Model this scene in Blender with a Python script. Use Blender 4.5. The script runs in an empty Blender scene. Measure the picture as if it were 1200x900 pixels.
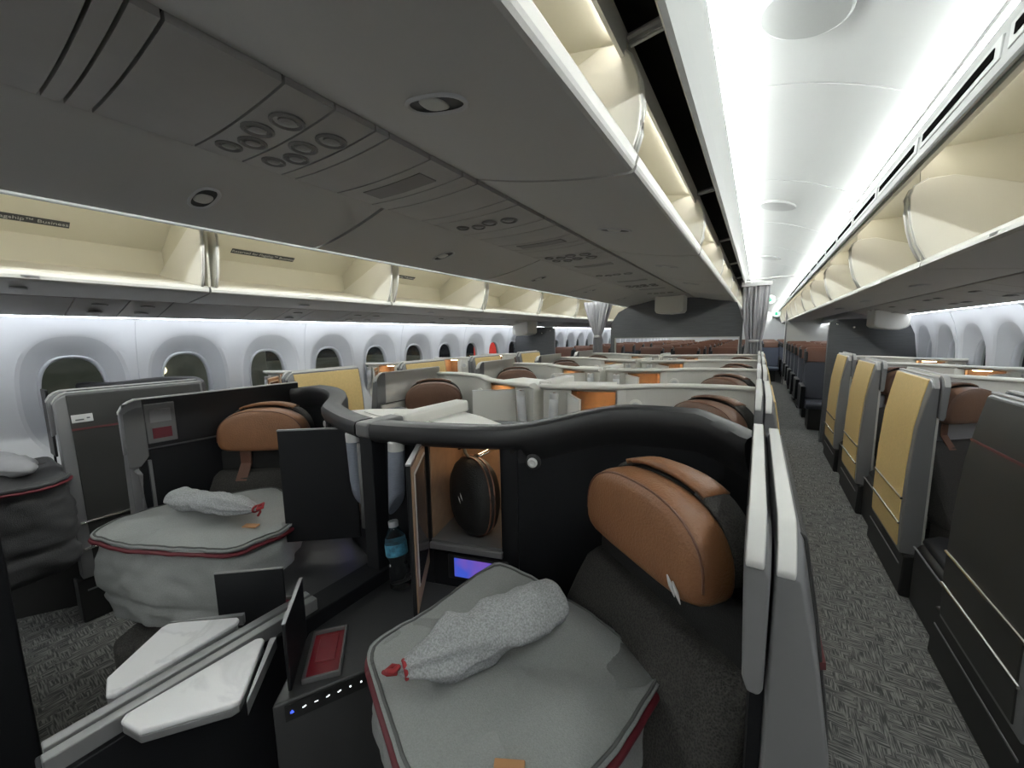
import bpy, math, random
from mathutils import Vector, Matrix, noise
random.seed(7)
S = bpy.context.scene
COL = S.collection

# ------------------------------------------------------------------ materials
def mat(name, col, rough=.5, metal=0., bump=0., bscale=60., var=0., vscale=8., spec=.5, emit=None, estr=0., stretch=None, coat=0.):
    m = bpy.data.materials.new(name); m.use_nodes = True
    nt = m.node_tree; b = nt.nodes['Principled BSDF']
    b.inputs['Base Color'].default_value = (*col, 1)
    b.inputs['Roughness'].default_value = rough
    b.inputs['Metallic'].default_value = metal
    b.inputs['Specular IOR Level'].default_value = spec
    b.inputs['Coat Weight'].default_value = coat
    tc = nt.nodes.new('ShaderNodeTexCoord'); mp = nt.nodes.new('ShaderNodeMapping')
    nt.links.new(tc.outputs['Object'], mp.inputs['Vector'])
    if stretch: mp.inputs['Scale'].default_value = stretch
    if var > 0:
        n = nt.nodes.new('ShaderNodeTexNoise'); n.inputs['Scale'].default_value = vscale; n.inputs['Detail'].default_value = 5
        nt.links.new(mp.outputs['Vector'], n.inputs['Vector'])
        r = nt.nodes.new('ShaderNodeValToRGB')
        r.color_ramp.elements[0].position = .3; r.color_ramp.elements[1].position = .7
        r.color_ramp.elements[0].color = tuple(max(0, c*(1-var)) for c in col)+(1,)
        r.color_ramp.elements[1].color = tuple(min(1, c*(1+var)) for c in col)+(1,)
        nt.links.new(n.outputs['Fac'], r.inputs['Fac']); nt.links.new(r.outputs['Color'], b.inputs['Base Color'])
    if bump > 0:
        n = nt.nodes.new('ShaderNodeTexNoise'); n.inputs['Scale'].default_value = bscale; n.inputs['Detail'].default_value = 4
        nt.links.new(mp.outputs['Vector'], n.inputs['Vector'])
        bp = nt.nodes.new('ShaderNodeBump'); bp.inputs['Strength'].default_value = bump; bp.inputs['Distance'].default_value = .01
        nt.links.new(n.outputs['Fac'], bp.inputs['Height']); nt.links.new(bp.outputs['Normal'], b.inputs['Normal'])
    if emit:
        b.inputs['Emission Color'].default_value = (*emit, 1); b.inputs['Emission Strength'].default_value = estr
    return m

M = {}
M['dark'] = mat('dark_shell', (.008,.0085,.010), .5, bump=.05, bscale=300, spec=.25)
M['darkrim'] = mat('dark_rim', (.012,.012,.013), .5)
M['grey'] = mat('grey_plastic', (.11,.11,.11), .45)
M['light'] = mat('pale_grey_shell', (.74,.725,.67), .45, bump=.04, bscale=250)
M['lightin'] = mat('pale_grey_inner', (.62,.605,.56), .5)
M['silver'] = mat('silver_trim', (.60,.60,.585), .35, metal=.35)
M['dsilver'] = mat('satin_grey_metal', (.20,.20,.205), .38, metal=.35)
M['chrome'] = mat('chrome', (.85,.83,.78), .15, metal=1.)
M['gold'] = mat('gold_panel', (.60,.44,.19), .5, bump=.25, bscale=400, var=.06, vscale=60)
M['charcoal'] = mat('charcoal_panel', (.020,.020,.019), .5, bump=.25, bscale=400)
M['red'] = mat('red_lining', (.20,.006,.012), .5)
M['redline'] = mat('dusky_red_line', (.10,.022,.024), .6)
M['leather'] = mat('brown_leather', (.20,.088,.038), .42, bump=.25, bscale=180, var=.08, vscale=14)
M['leather3'] = mat('dark_tan_leather', (.125,.062,.036), .45, bump=.25, bscale=180, var=.08, vscale=14)
M['leather2'] = mat('dark_brown_leather', (.13,.055,.033), .5, bump=.2, bscale=160)
M['wood'] = mat('locker_lining', (.27,.175,.115), .5, var=.1, vscale=30)
M['marble'] = mat('marble', (.72,.71,.72), .25)
M['black'] = mat('black', (.008,.008,.008), .5)
M['blackfab'] = mat('black_fabric', (.007,.007,.007), .75, bump=.3, bscale=300)
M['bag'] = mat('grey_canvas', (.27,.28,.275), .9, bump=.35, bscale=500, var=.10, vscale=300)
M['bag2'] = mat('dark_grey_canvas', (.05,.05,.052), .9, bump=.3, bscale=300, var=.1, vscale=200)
M['jersey'] = mat('heather_grey_jersey', (.30,.31,.315), .9, bump=.3, bscale=420, var=.32, vscale=260)
M['paleclo'] = mat('pale_grey_cloth', (.33,.33,.34), .9, bump=.3, bscale=300)
M['piping'] = mat('dark_red_piping', (.10,.005,.012), .6)
M['cord'] = mat('red_cord', (.25,.012,.016), .7)
M['tan'] = mat('tan_leather_tag', (.42,.22,.10), .6)
M['lampfab'] = mat('blue_grey_lamp_sleeve', (.17,.19,.235), .6, bump=.4, bscale=90, stretch=(1,1,12), var=.12, vscale=60)
M['cream'] = mat('cream_bin', (.80,.772,.655), .45)
M['creamlit'] = mat('cream_bin_lit', (.90,.88,.80), .4)  # lit copy of the bin cream: brighter light on the buckets as colour
M['binbot'] = mat('grey_bin_skin', (.47,.46,.44), .5, bump=.04, bscale=120)
M['psu'] = mat('service_panel_grey', (.36,.345,.325), .5, var=.05, vscale=6)
M['psud'] = mat('service_panel_recess', (.17,.165,.155), .45)
M['psul'] = mat('service_light_lens', (.24,.235,.22), .3)
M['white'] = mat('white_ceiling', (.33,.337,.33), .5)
M['wallw'] = mat('sidewall_white', (.72,.725,.74), .55, bump=.03, bscale=200)
M['reveal'] = mat('window_reveal', (.62,.63,.65), .5)
M['frame'] = mat('window_frame_white', (.62,.63,.66), .35)
M['divider'] = mat('dark_grey_laminate', (.085,.088,.093), .5, var=.14, vscale=5, stretch=(1,1,14))
M['curtain'] = mat('grey_curtain', (.34,.335,.35), .9, bump=.3, bscale=200)
M['seatblue'] = mat('navy_seat', (.035,.038,.05), .7, bump=.2, bscale=200)
M['seatblue2'] = mat('blue_grey_seat', (.07,.085,.13), .7)
M['creamblock'] = mat('cream_fairing', (.55,.54,.50), .45)
M['label'] = mat('dark_label', (.06,.065,.075), .5)
M['lettering'] = mat('white_lettering', (.6,.6,.6), .6)
M['greybadge'] = mat('grey_badge', (.5,.5,.5), .5)
M['strip'] = mat('light_strip', (1,1,1), .5, emit=(.96,1.,.975), estr=98.)
M['wash'] = mat('wall_wash_strip', (1,1,1), .5, emit=(.88,.94,1.), estr=14.)
M['warm'] = mat('warm_locker_light', (1,.8,.5), .5, emit=(1.,.70,.38), estr=30.)
M['warmdim'] = mat('warm_dim_locker_light', (1,.8,.5), .5, emit=(1.,.74,.46), estr=13.)
M['fillpanel'] = mat('fill_panel_glow', (1,1,1), .5, emit=(1.,.98,.93), estr=4.5)  # glow of the fill panels added out of view, ahead of the suites
M['binfill'] = mat('locker_fill_glow', (1,1,1), .5, emit=(1.,.97,.90), estr=14.)  # glow of the added strips that lift the locker interiors
M['icon'] = mat('lit_icon', (1,1,1), .5, emit=(.9,.95,1), estr=1.6)
M['iconblue'] = mat('lit_blue_icon', (.2,.3,1), .5, emit=(.05,.12,1), estr=1.)
M['green'] = mat('exit_green', (0,.3,.15), .5, emit=(.02,.35,.18), estr=.9)
M['signwhite'] = mat('exit_white', (.8,.9,.85), .5, emit=(.75,.9,.85), estr=.8)
M['outlamp'] = mat('apron_lamp', (1,.9,.7), .5, emit=(1,.85,.6), estr=3.)
M['outred'] = mat('apron_red', (1,.1,.1), .5, emit=(.7,.06,.05), estr=1.)  # body glow stands for lamplight on the vehicle
M['apron'] = mat('apron_ground', (.05,.055,.05), .8, var=.4, vscale=.7)
M['outgrey'] = mat('apron_building', (.16,.17,.16), .8, var=.5, vscale=.8, emit=(.10,.11,.09), estr=.35)  # faint glow in the walls stands for light falling on them
M['bottlelabel'] = mat('bottle_label', (.05,.20,.30), .4, var=.8, vscale=50)
M['bottlecap'] = mat('bottle_cap', (.3,.31,.33), .4)

def special():
    m = M['marble']; nt = m.node_tree; b = nt.nodes['Principled BSDF']
    tc = nt.nodes.new('ShaderNodeTexCoord')
    n = nt.nodes.new('ShaderNodeTexNoise'); n.inputs['Scale'].default_value = 6; n.inputs['Detail'].default_value = 6; n.inputs['Distortion'].default_value = .8
    r = nt.nodes.new('ShaderNodeValToRGB'); e = r.color_ramp.elements
    e[0].position = .46; e[0].color = (.70,.70,.72,1); e[1].position = .54; e[1].color = (.72,.72,.73,1)
    k = e.new(.50); k.color = (.62,.62,.64,1)
    nt.links.new(tc.outputs['Object'], n.inputs['Vector']); nt.links.new(n.outputs['Fac'], r.inputs['Fac']); nt.links.new(r.outputs['Color'], b.inputs['Base Color'])
    # carpet: cross-hatched streaks
    m = M['carpet'] = mat('carpet', (.05,.05,.05), .95); nt = m.node_tree; b = nt.nodes['Principled BSDF']
    tc = nt.nodes.new('ShaderNodeTexCoord'); outs = []
    for sc in ((190,14,1),(14,190,1)):
        mp = nt.nodes.new('ShaderNodeMapping'); mp.inputs['Scale'].default_value = sc
        n = nt.nodes.new('ShaderNodeTexNoise'); n.inputs['Scale'].default_value = 1; n.inputs['Detail'].default_value = 3
        nt.links.new(tc.outputs['Object'], mp.inputs['Vector']); nt.links.new(mp.outputs['Vector'], n.inputs['Vector']); outs.append(n)
    big = nt.nodes.new('ShaderNodeTexNoise'); big.inputs['Scale'].default_value = 16; nt.links.new(tc.outputs['Object'], big.inputs['Vector'])
    gt = nt.nodes.new('ShaderNodeMath'); gt.operation = 'GREATER_THAN'; gt.inputs[1].default_value = .5; nt.links.new(big.outputs['Fac'], gt.inputs[0])
    mx = nt.nodes.new('ShaderNodeMix'); nt.links.new(gt.outputs[0], mx.inputs[0]); nt.links.new(outs[0].outputs['Fac'], mx.inputs[2]); nt.links.new(outs[1].outputs['Fac'], mx.inputs[3])
    r = nt.nodes.new('ShaderNodeValToRGB'); e = r.color_ramp.elements
    e[0].position = .42; e[0].color = (.045,.046,.046,1); e[1].position = .62; e[1].color = (.20,.20,.19,1)
    nt.links.new(mx.outputs[0], r.inputs['Fac']); nt.links.new(r.outputs['Color'], b.inputs['Base Color'])
    # tweed upholstery
    m = M['tweed'] = mat('tweed', (.02,.02,.02), .9); nt = m.node_tree; b = nt.nodes['Principled BSDF']
    tc = nt.nodes.new('ShaderNodeTexCoord'); v = nt.nodes.new('ShaderNodeTexVoronoi'); v.inputs['Scale'].default_value = 260
    nt.links.new(tc.outputs['Object'], v.inputs['Vector']); r = nt.nodes.new('ShaderNodeValToRGB'); e = r.color_ramp.elements
    e[0].position = .1; e[0].color = (.012,.012,.012,1); e[1].position = .7; e[1].color = (.045,.042,.038,1)
    nt.links.new(v.outputs['Distance'], r.inputs['Fac']); nt.links.new(r.outputs['Color'], b.inputs['Base Color'])
    bp = nt.nodes.new('ShaderNodeBump'); bp.inputs['Strength'].default_value = .5; bp.inputs['Distance'].default_value = .004
    nt.links.new(v.outputs['Distance'], bp.inputs['Height']); nt.links.new(bp.outputs['Normal'], b.inputs['Normal'])
    # touch screen: blue with a violet corner (a lit display)
    m = M['screen'] = mat('lit_screen', (.02,.02,.05), .2); nt = m.node_tree; b = nt.nodes['Principled BSDF']
    tc = nt.nodes.new('ShaderNodeTexCoord'); n = nt.nodes.new('ShaderNodeTexNoise'); n.inputs['Scale'].default_value = 9
    nt.links.new(tc.outputs['Object'], n.inputs['Vector']); r = nt.nodes.new('ShaderNodeValToRGB'); e = r.color_ramp.elements
    e[0].position = .4; e[0].color = (.06,.12,.75,1); e[1].position = .68; e[1].color = (.32,.10,.45,1)
    nt.links.new(n.outputs['Fac'], r.inputs['Fac']); nt.links.new(r.outputs['Color'], b.inputs['Emission Color']); b.inputs['Emission Strength'].default_value = .75
    # window pane and clear plastic
    m = M['pane'] = bpy.data.materials.new('window_pane'); m.use_nodes = True; nt = m.node_tree; nt.nodes.clear()
    o = nt.nodes.new('ShaderNodeOutputMaterial'); mi = nt.nodes.new('ShaderNodeMixShader'); t = nt.nodes.new('ShaderNodeBsdfTransparent'); t.inputs['Color'].default_value = (.75,.8,.74,1)
    g = nt.nodes.new('ShaderNodeBsdfGlossy'); g.inputs['Roughness'].default_value = .08; g.inputs['Color'].default_value = (.8,.8,.8,1); mi.inputs[0].default_value = .12
    nt.links.new(t.outputs[0], mi.inputs[1]); nt.links.new(g.outputs[0], mi.inputs[2]); nt.links.new(mi.outputs[0], o.inputs[0])
    m = M['pet'] = mat('clear_plastic', (.90,.95,.97), .04); b = m.node_tree.nodes['Principled BSDF']
    b.inputs['Transmission Weight'].default_value = 1.; b.inputs['IOR'].default_value = 1.33
special()

# ------------------------------------------------------------------ mesh builder
class MB:
    def __init__(s): s.v = []; s.f = []
    def add(s, vs, fs):
        o = len(s.v); s.v += [tuple(p) for p in vs]; s.f += [tuple(i+o for i in f) for f in fs]; return s
    def box(s, x0, x1, y0, y1, z0, z1):
        return s.add([(x0,y0,z0),(x1,y0,z0),(x1,y1,z0),(x0,y1,z0),(x0,y0,z1),(x1,y0,z1),(x1,y1,z1),(x0,y1,z1)],
                     [(0,3,2,1),(4,5,6,7),(0,1,5,4),(1,2,6,5),(2,3,7,6),(3,0,4,7)])
    def prism(s, pts, a, b, ax='z'):
        """extrude a 2D polygon along an axis; pts are (x,y) for z, (x,z) for y, (y,z) for x"""
        n = len(pts)
        def p3(p, h):
            return (p[0],p[1],h) if ax == 'z' else ((p[0],h,p[1]) if ax == 'y' else (h,p[0],p[1]))
        return s.add([p3(p,a) for p in pts]+[p3(p,b) for p in pts],
                     [tuple(range(n))[::-1], tuple(range(n,2*n))]+[(i,(i+1)%n,n+(i+1)%n,n+i) for i in range(n)])
    def loft(s, rings, cap=True, closed=True, loop=False):
        n = len(rings[0]); vs = [p for r in rings for p in r]; fs = []
        K = len(rings)
        for k in range(K if loop else K-1):
            a = k*n; b = ((k+1) % K)*n
            for i in range(n if closed else n-1):
                j = (i+1) % n; fs.append((a+i, a+j, b+j, b+i))
        if cap and not loop: fs.append(tuple(range(n))[::-1]); fs.append(tuple(range((K-1)*n, K*n)))
        return s.add(vs, fs)
    def tube(s, pts, r, n=10, cap=True, flat=1.):
        pts = [Vector(p) for p in pts]; rings = []; up = Vector((0,0,1)); prev = None
        for i, p in enumerate(pts):
            t = (pts[min(i+1,len(pts)-1)]-pts[max(i-1,0)]).normalized()
            u = t.cross(up)
            if u.length < 1e-3: u = t.cross(Vector((0,1,0)))
            u.normalize()
            if prev is not None and u.dot(prev) < 0 and False: u = -u
            prev = u; w = u.cross(t); rr = r[i] if isinstance(r,(list,tuple)) else r
            rings.append([p+(u*math.cos(a)+w*math.sin(a)*flat)*rr for a in [2*math.pi*k/n for k in range(n)]])
        return s.loft(rings, cap)
    def lathe(s, prof, c=(0,0,0), n=20, axis=(0,0,1), sx=1.):
        A = Vector(axis).normalized(); u = A.orthogonal().normalized(); w = A.cross(u); c = Vector(c)
        return s.loft([[c+A*h+(u*math.cos(2*math.pi*k/n)*sx+w*math.sin(2*math.pi*k/n))*r for k in range(n)] for r, h in prof])
    def ell(s, c, r, n=14, m=9, rot=None):
        rings = []
        for i in range(1, m):
            a = math.pi*i/m
            rings.append([Vector((r[0]*math.sin(a)*math.cos(2*math.pi*k/n), r[1]*math.sin(a)*math.sin(2*math.pi*k/n), -r[2]*math.cos(a))) for k in range(n)])
        if rot: rings = [[rot @ p for p in q] for q in rings]
        return s.loft([[Vector(c)+p for p in q] for q in rings])
    def obox(s, c, ux, hx, hy, z0, z1):
        """box with its x axis along the horizontal unit vector ux"""
        ux = Vector((ux[0],ux[1])).normalized(); uy = Vector((-ux.y,ux.x)); c = Vector(c[:2])
        q = [c-ux*hx-uy*hy, c+ux*hx-uy*hy, c+ux*hx+uy*hy, c-ux*hx+uy*hy]
        return s.prism([(p.x,p.y) for p in q], z0, z1)
    def mirror(s): s.v = [(-x,y,z) for x,y,z in s.v]; s.f = [f[::-1] for f in s.f]; return s
    def shift(s, d): s.v = [(x+d[0],y+d[1],z+d[2]) for x,y,z in s.v]; return s
    def build(s, name, m, parent=None, bevel=0., smooth=False, sub=0, seg=2, ang=35, flip=False):
        me = bpy.data.meshes.new(name); me.from_pydata(s.v, [], s.f)
        me.materials.append(M[m] if isinstance(m,str) else m)
        import bmesh
        bm = bmesh.new(); bm.from_mesh(me); bmesh.ops.recalc_face_normals(bm, faces=bm.faces); bm.to_mesh(me); bm.free()
        if smooth:
            for p in me.polygons: p.use_smooth = True
        o = bpy.data.objects.new(name, me); COL.objects.link(o)
        if parent is not None: o.parent = parent
        if bevel:
            b = o.modifiers.new('bevel','BEVEL'); b.width = bevel; b.segments = seg; b.limit_method = 'ANGLE'; b.angle_limit = math.radians(ang)
            for p in me.polygons: p.use_smooth = True
            w = o.modifiers.new('wn','WEIGHTED_NORMAL'); w.keep_sharp = False
        if sub:
            q = o.modifiers.new('sub','SUBSURF'); q.levels = sub; q.render_levels = sub
        return o

import re
def side_words(l):
    return re.sub(r'\bleft\b','far',re.sub(r'\bright\b','near',l))
def tag(o, label=None, cat=None, group=None, kind=None):
    if label: label = side_words(label)
    if group: group = side_words(group)
    if label: o['label'] = label
    if cat: o['category'] = cat
    if group: o['group'] = group
    if kind: o['kind'] = kind
    return o
def thing(name, loc, label=None, cat=None, group=None, kind=None, rz=0.):
    o = bpy.data.objects.new(name, None); COL.objects.link(o); o.location = loc; o.rotation_euler = (0,0,rz); o.empty_display_size = .1
    return tag(o, label, cat, group, kind)
KIDS = {}
def children(o):
    return [c for c in bpy.data.objects if c.parent == o]
def copy_tree(o, parent=None, loc=None, label=None):
    c = o.copy(); COL.objects.link(c)
    if parent is not None: c.parent = parent
    if loc is not None: c.location = loc
    if label: c['label'] = side_words(label)
    for ch in children(o): copy_tree(ch, c)
    return c
def text_obj(s, size, m, parent, mtx, name='lettering', squash=1.):
    cu = bpy.data.curves.new('txt','FONT'); cu.body = s; cu.size = size; cu.align_x = 'CENTER'; cu.align_y = 'CENTER'; cu.extrude = .0004
    t = bpy.data.objects.new('tmp', cu); COL.objects.link(t)
    me = bpy.data.meshes.new_from_object(t.evaluated_get(bpy.context.evaluated_depsgraph_get()))
    bpy.data.objects.remove(t); me.transform(mtx @ Matrix.Diagonal((squash,1,1,1))); me.materials.clear(); me.materials.append(M[m])
    o = bpy.data.objects.new(name, me); COL.objects.link(o); o.parent = parent; return o
def frame_mtx(o, xdir, ydir):
    x = Vector(xdir).normalized(); y = Vector(ydir).normalized(); z = x.cross(y); m = Matrix((x,y,z)).transposed().to_4x4(); m.translation = Vector(o); return m
def catmull(P, n=5):
    out = []
    for i in range(len(P)-1):
        p0 = P[max(i-1,0)]; p1 = P[i]; p2 = P[i+1]; p3 = P[min(i+2,len(P)-1)]
        for k in range(n):
            t = k/n
            out.append(tuple(.5*((2*b)+(-a+c)*t+(2*a-5*b+4*c-d)*t*t+(-a+3*b-3*c+d)*t**3) for a,b,c,d in zip(p0,p1,p2,p3)))
    out.append(tuple(P[-1])); return out

ORD = ['first','second','third','fourth','fifth','sixth','seventh','eighth','ninth','tenth','eleventh','twelfth','thirteenth','fourteenth']
PI = math.pi

# ------------------------------------------------------------------ cabin shell
Y0, Y1 = -3.4, 21.0
def st(mb, name, m, label=None, **k):
    o = mb.build(name, m, **k); tag(o, label, None, None, 'structure'); return o
st(MB().box(-2.75,2.75,Y0,Y1,-.06,0.), 'floor', 'carpet', 'dark grey cross-hatched carpet on the cabin floor')
st(MB().box(-2.8,2.8,Y0-.06,Y0,0,2.7), 'wall_front', 'wallw', 'pale front wall of the cabin beyond the galley')
st(MB().box(-2.8,2.8,Y1,Y1+.06,0,2.7), 'wall_back', 'wallw', 'far end wall of the cabin')

def prof(z):  # half width of the sidewall lining at height z
    pts = [(0,2.52),(.35,2.63),(.7,2.70),(1.0,2.715),(1.3,2.70),(1.5,2.665),(1.62,2.62)]
    for (a,xa),(b,xb) in zip(pts, pts[1:]):
        if z <= b: return xa+(xb-xa)*(z-a)/(b-a)
    return pts[-1][1]
PITCH = .61; NP = 34; WY0 = .575
def oval(cy, cz, ry, rz, n=NP*2, e=2.6):
    r = []
    for k in range(n):
        a = 2*PI*k/n; c, s_ = math.cos(a), math.sin(a)
        r.append((cy+ry*math.copysign(abs(c)**(2/e), c), cz+rz*math.copysign(abs(s_)**(2/e), s_)))
    return r
def side(sx, name):
    wall = MB(); rev_c = 1.11
    n = NP*2; wins = [WY0+PITCH*k for k in range(-6, 33)]
    if sx > 0: wins = [w-.30 for w in wins]
    for wy in wins:
        ring = []
        for k in range(n):   # project the circle on the module's rectangle
            a = 2*PI*k/n; c, s_ = math.cos(a), math.sin(a); hy = PITCH/2; zt, zb = 1.62-rev_c, rev_c-0.0
            t = 1e9
            if abs(c) > 1e-6: t = min(t, hy/abs(c))
            if s_ > 1e-6: t = min(t, zt/s_)
            if s_ < -1e-6: t = min(t, zb/-s_)
            ring.append((wy+c*t, rev_c+s_*t))
        mid = [((p[0]*.5+q[0]*.5),(p[1]*.5+q[1]*.5)) for p,q in zip(ring, oval(wy, rev_c, .258, .405, n))]
        o1 = oval(wy, rev_c, .258, .405, n); o2 = oval(wy, rev_c, .238, .385, n)
        rr = [[(sx*prof(max(0,z)), y, z) for y,z in R] for R in (ring, mid, o1)]
        rr.append([(sx*(prof(z)+.012), y, z) for y,z in o2])
        wall.loft(rr, cap=False)
    o = st(wall, name, 'wallw', 'white %s sidewall with a row of oval windows' % ('left' if sx < 0 else 'right'), smooth=True)
    e = o.modifiers.new('es','EDGE_SPLIT'); e.split_angle = math.radians(28)
    return wins
wl = side(-1, 'wall_left'); wr = side(1, 'wall_right')
nwin = 0
def win(sx, wy, tint):
    global nwin
    nwin += 1
    w = thing('window_%d' % nwin, (sx*2.70, wy, 1.10), 'oval cabin window %s' % tint, None, None, 'structure')
    n = NP*2; c = 1.10; base = Vector(w.location)
    o2 = oval(wy, c+.01, .238, .385, n); o3 = oval(wy, c+.005, .165, .265, n); o4 = oval(wy, c+.005, .145, .243, n)
    f = [[Vector((sx*(prof(z)+.012), y, z))-base for y,z in o2], [Vector((sx*2.785, y, z))-base for y,z in o3]]
    MB().loft(f, cap=False).build('window_reveal', 'reveal', w, smooth=True)
    g = [[Vector((sx*2.785, y, z))-base for y,z in o3], [Vector((sx*2.772, y, z))-base for y,z in oval(wy, c+.005, .158, .256, n)],
         [Vector((sx*2.795, y, z))-base for y,z in o4], [Vector((sx*2.83, y, z))-base for y,z in o4]]
    MB().loft(g, cap=False).build('window_frame', 'frame', w, smooth=True)
    mb = MB(); mb.add([Vector((sx*2.815, y, z))-base for y,z in oval(wy, c+.005, .145, .243, n)], [tuple(range(n))]); mb.build('pane', 'pane', w)
for k, wy in enumerate(wl): win(-1, wy, 'in the left sidewall, number %d along' % (k+1))
for k, wy in enumerate(wr): win(1, wy, 'in the right sidewall, number %d along' % (k+1))

# joints between sidewall panels
def wall_seams(sx, wins):
    mb = MB()
    for k, wy in enumerate(wins[::2]):
        y = wy+PITCH/2
        pts = [(sx*(prof(z)-.0015), y, z) for z in [0.1*i for i in range(3,17)]]
        mb.tube(pts, .0022, 6)
    st(mb, 'trim_%d' % (1 if sx < 0 else 2), 'reveal', 'thin vertical joints between the %s sidewall panels' % ('left' if sx < 0 else 'right'))
wall_seams(-1, wl); wall_seams(1, wr)

# ceiling over each aisle, valances, light strips
def aisle_ceiling(cx, tagname, n0):
    sx = 1 if cx > 0 else -1
    # arch
    xs = [cx-sx*.018-.325+.65*i/12 for i in range(13)]
    def za(x):
        u = (x-cx)*sx/.33      # -1 by the centre lockers, 1 by the window lockers
        return 2.355-.115*u+.050*(1-u*u)
    A = MB(); segs = []
    y = Y0; ys = [2.03+1.17*k for k in range(-5, 17)]
    edges = [Y0]+[q for q in ys if q > Y0]+[Y1]
    for a, b in zip(edges, edges[1:]):
        A.loft([[(x, a+.006, za(x)) for x in xs], [(x, b-.006, za(x)) for x in xs]], cap=False, closed=False)
        A.loft([[(x, b-.006, za(x)) for x in xs], [(x, b-.002, za(x)+.01) for x in xs], [(x, b+.002, za(x)+.01) for x in xs], [(x, b+.006, za(x)) for x in xs]], cap=False, closed=False)
    st(A, 'ceiling_'+tagname if False else 'ceiling', 'white', 'arched white ceiling over the %s aisle' % tagname, smooth=False)
    for s2 in (-1, 1):   # inner (-1) and outer (1) valance
        V = MB()
        if s2 < 0: p = [(.880,2.085),(.872,2.10),(.850,2.20),(.845,2.52),(.90,2.52),(.902,2.475),(.895,2.45),(.889,2.42),(.906,2.38),(.908,2.30),(.900,2.16),(.892,2.09)]
        else: p = [(1.535,2.055),(1.545,2.058),(1.60,2.16),(1.66,2.28),(1.66,2.52),(1.56,2.52),(1.562,2.245),(1.558,2.225),(1.551,2.206),(1.541,2.19),(1.534,2.13),(1.530,2.062)]
        V.prism([(sx*x,z) for x,z in p], Y0, Y1, 'y')
        st(V, 'trim_%d' % n0, 'white' if s2 < 0 else 'valance', 'white %s valance along the %s aisle ceiling' % ('inner' if s2 < 0 else 'outer', tagname), smooth=False); n0 += 1
        x0, x1, z0, z1 = ((.893,.899,2.425,2.449) if s2 < 0 else (1.547,1.556,2.207,2.224))
        L = MB().box(min(sx*x0,sx*x1), max(sx*x0,sx*x1), Y0+.1, Y1-.1, z0, z1)
        o = L.build('light_strip', 'strip'); tag(o, 'long lit strip between the ceiling and the %s valance over the %s aisle' % ('inner' if s2 < 0 else 'outer', tagname), 'light strip')
    # lens discs
    for k, y in enumerate((1.60, 3.78, 6.3, 8.8)):
        o = MB().lathe([(.125,-.012),(.125,.004),(.118,.007),(.02,.008)], (0,0,0), 28, (0,0,-1), 1.0).build('ceiling_disc', 'greybadge' if k < 0 else 'cover')
        o.location = (cx-sx*.10, y, za(cx-sx*.10)-.012); o.rotation_euler = (0, sx*.245, 0)
        tag(o, 'round cover in the %s aisle ceiling, %s from the front' % (tagname, ORD[k]), 'ceiling cover', 'round covers in the ceiling')
M['void'] = mat('slot_void', (.004,.004,.004), 1., spec=0.)
M['valance'] = mat('pale_valance', (.21,.215,.21), .5)
M['cover'] = mat('cover_grey', (.25,.255,.25), .5)
aisle_ceiling(1.245, 'right', 3); aisle_ceiling(-1.245, 'left', 5)
# air slots: dark slits with a raised frame
def slots(sx):
    k = 0; y = .9
    while y < 12:
        L = .55
        t = thing('air_outlet', (sx*1.5335, y, 2.118), 'slim dark air slot over the %s aisle, %s from the front' % ('right' if sx > 0 else 'left', ORD[min(k,13)]), 'air vent', 'air slots along the valance')
        MB().box(-.004,.004,.0,L,-.028,.028).mirror().build('slot_frame', 'white', t, bevel=.003)
        MB().box(-.0065,.0065,.03,L-.03,-.012,.012).build('slot_opening', 'void', t)
        for c in children(t): c.rotation_euler = (0, sx*.03, 0)
        y += .585; k += 1
        if k > 13: break
slots(1)
# black backing sheets stand for the shade above the bins
st(MB().box(-2.7,2.7,Y0,Y1,2.64,2.67), 'ceiling', 'black', 'black backing sheet for the shade of the roof void above the panels')
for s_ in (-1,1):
    st(MB().box(min(s_*.85,s_*.90),max(s_*.85,s_*.90),Y0,Y1,2.52,2.64), 'trim_%d' % (7 if s_<0 else 8), 'black', 'black backing edge for the shade of the roof void over the %s aisle' % ('left' if s_ < 0 else 'right'))

# wall wash lights and outboard service panels
for s_ in (-1,1):
    sd = 'left' if s_ < 0 else 'right'
    o = MB().prism([(s_*2.432,1.606),(s_*2.468,1.622),(s_*2.466,1.626),(s_*2.430,1.611)],Y0+.1,Y1-.1,'y').build('light_strip','wash')
    tag(o, 'long lit strip washing the %s window wall from under the lockers' % sd, 'light strip')
    st(MB().prism([(s_*2.425,1.612),(s_*2.43,1.615),(s_*2.46,1.633),(s_*2.64,1.68),(s_*2.72,1.60),(s_*2.80,1.60),(s_*2.80,2.5),(s_*2.60,2.1),(s_*2.42,1.66)], Y0, Y1, 'y'), 'trim_%d' % (9 if s_<0 else 10), 'wallw', 'cove over the %s window wall' % sd)

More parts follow.
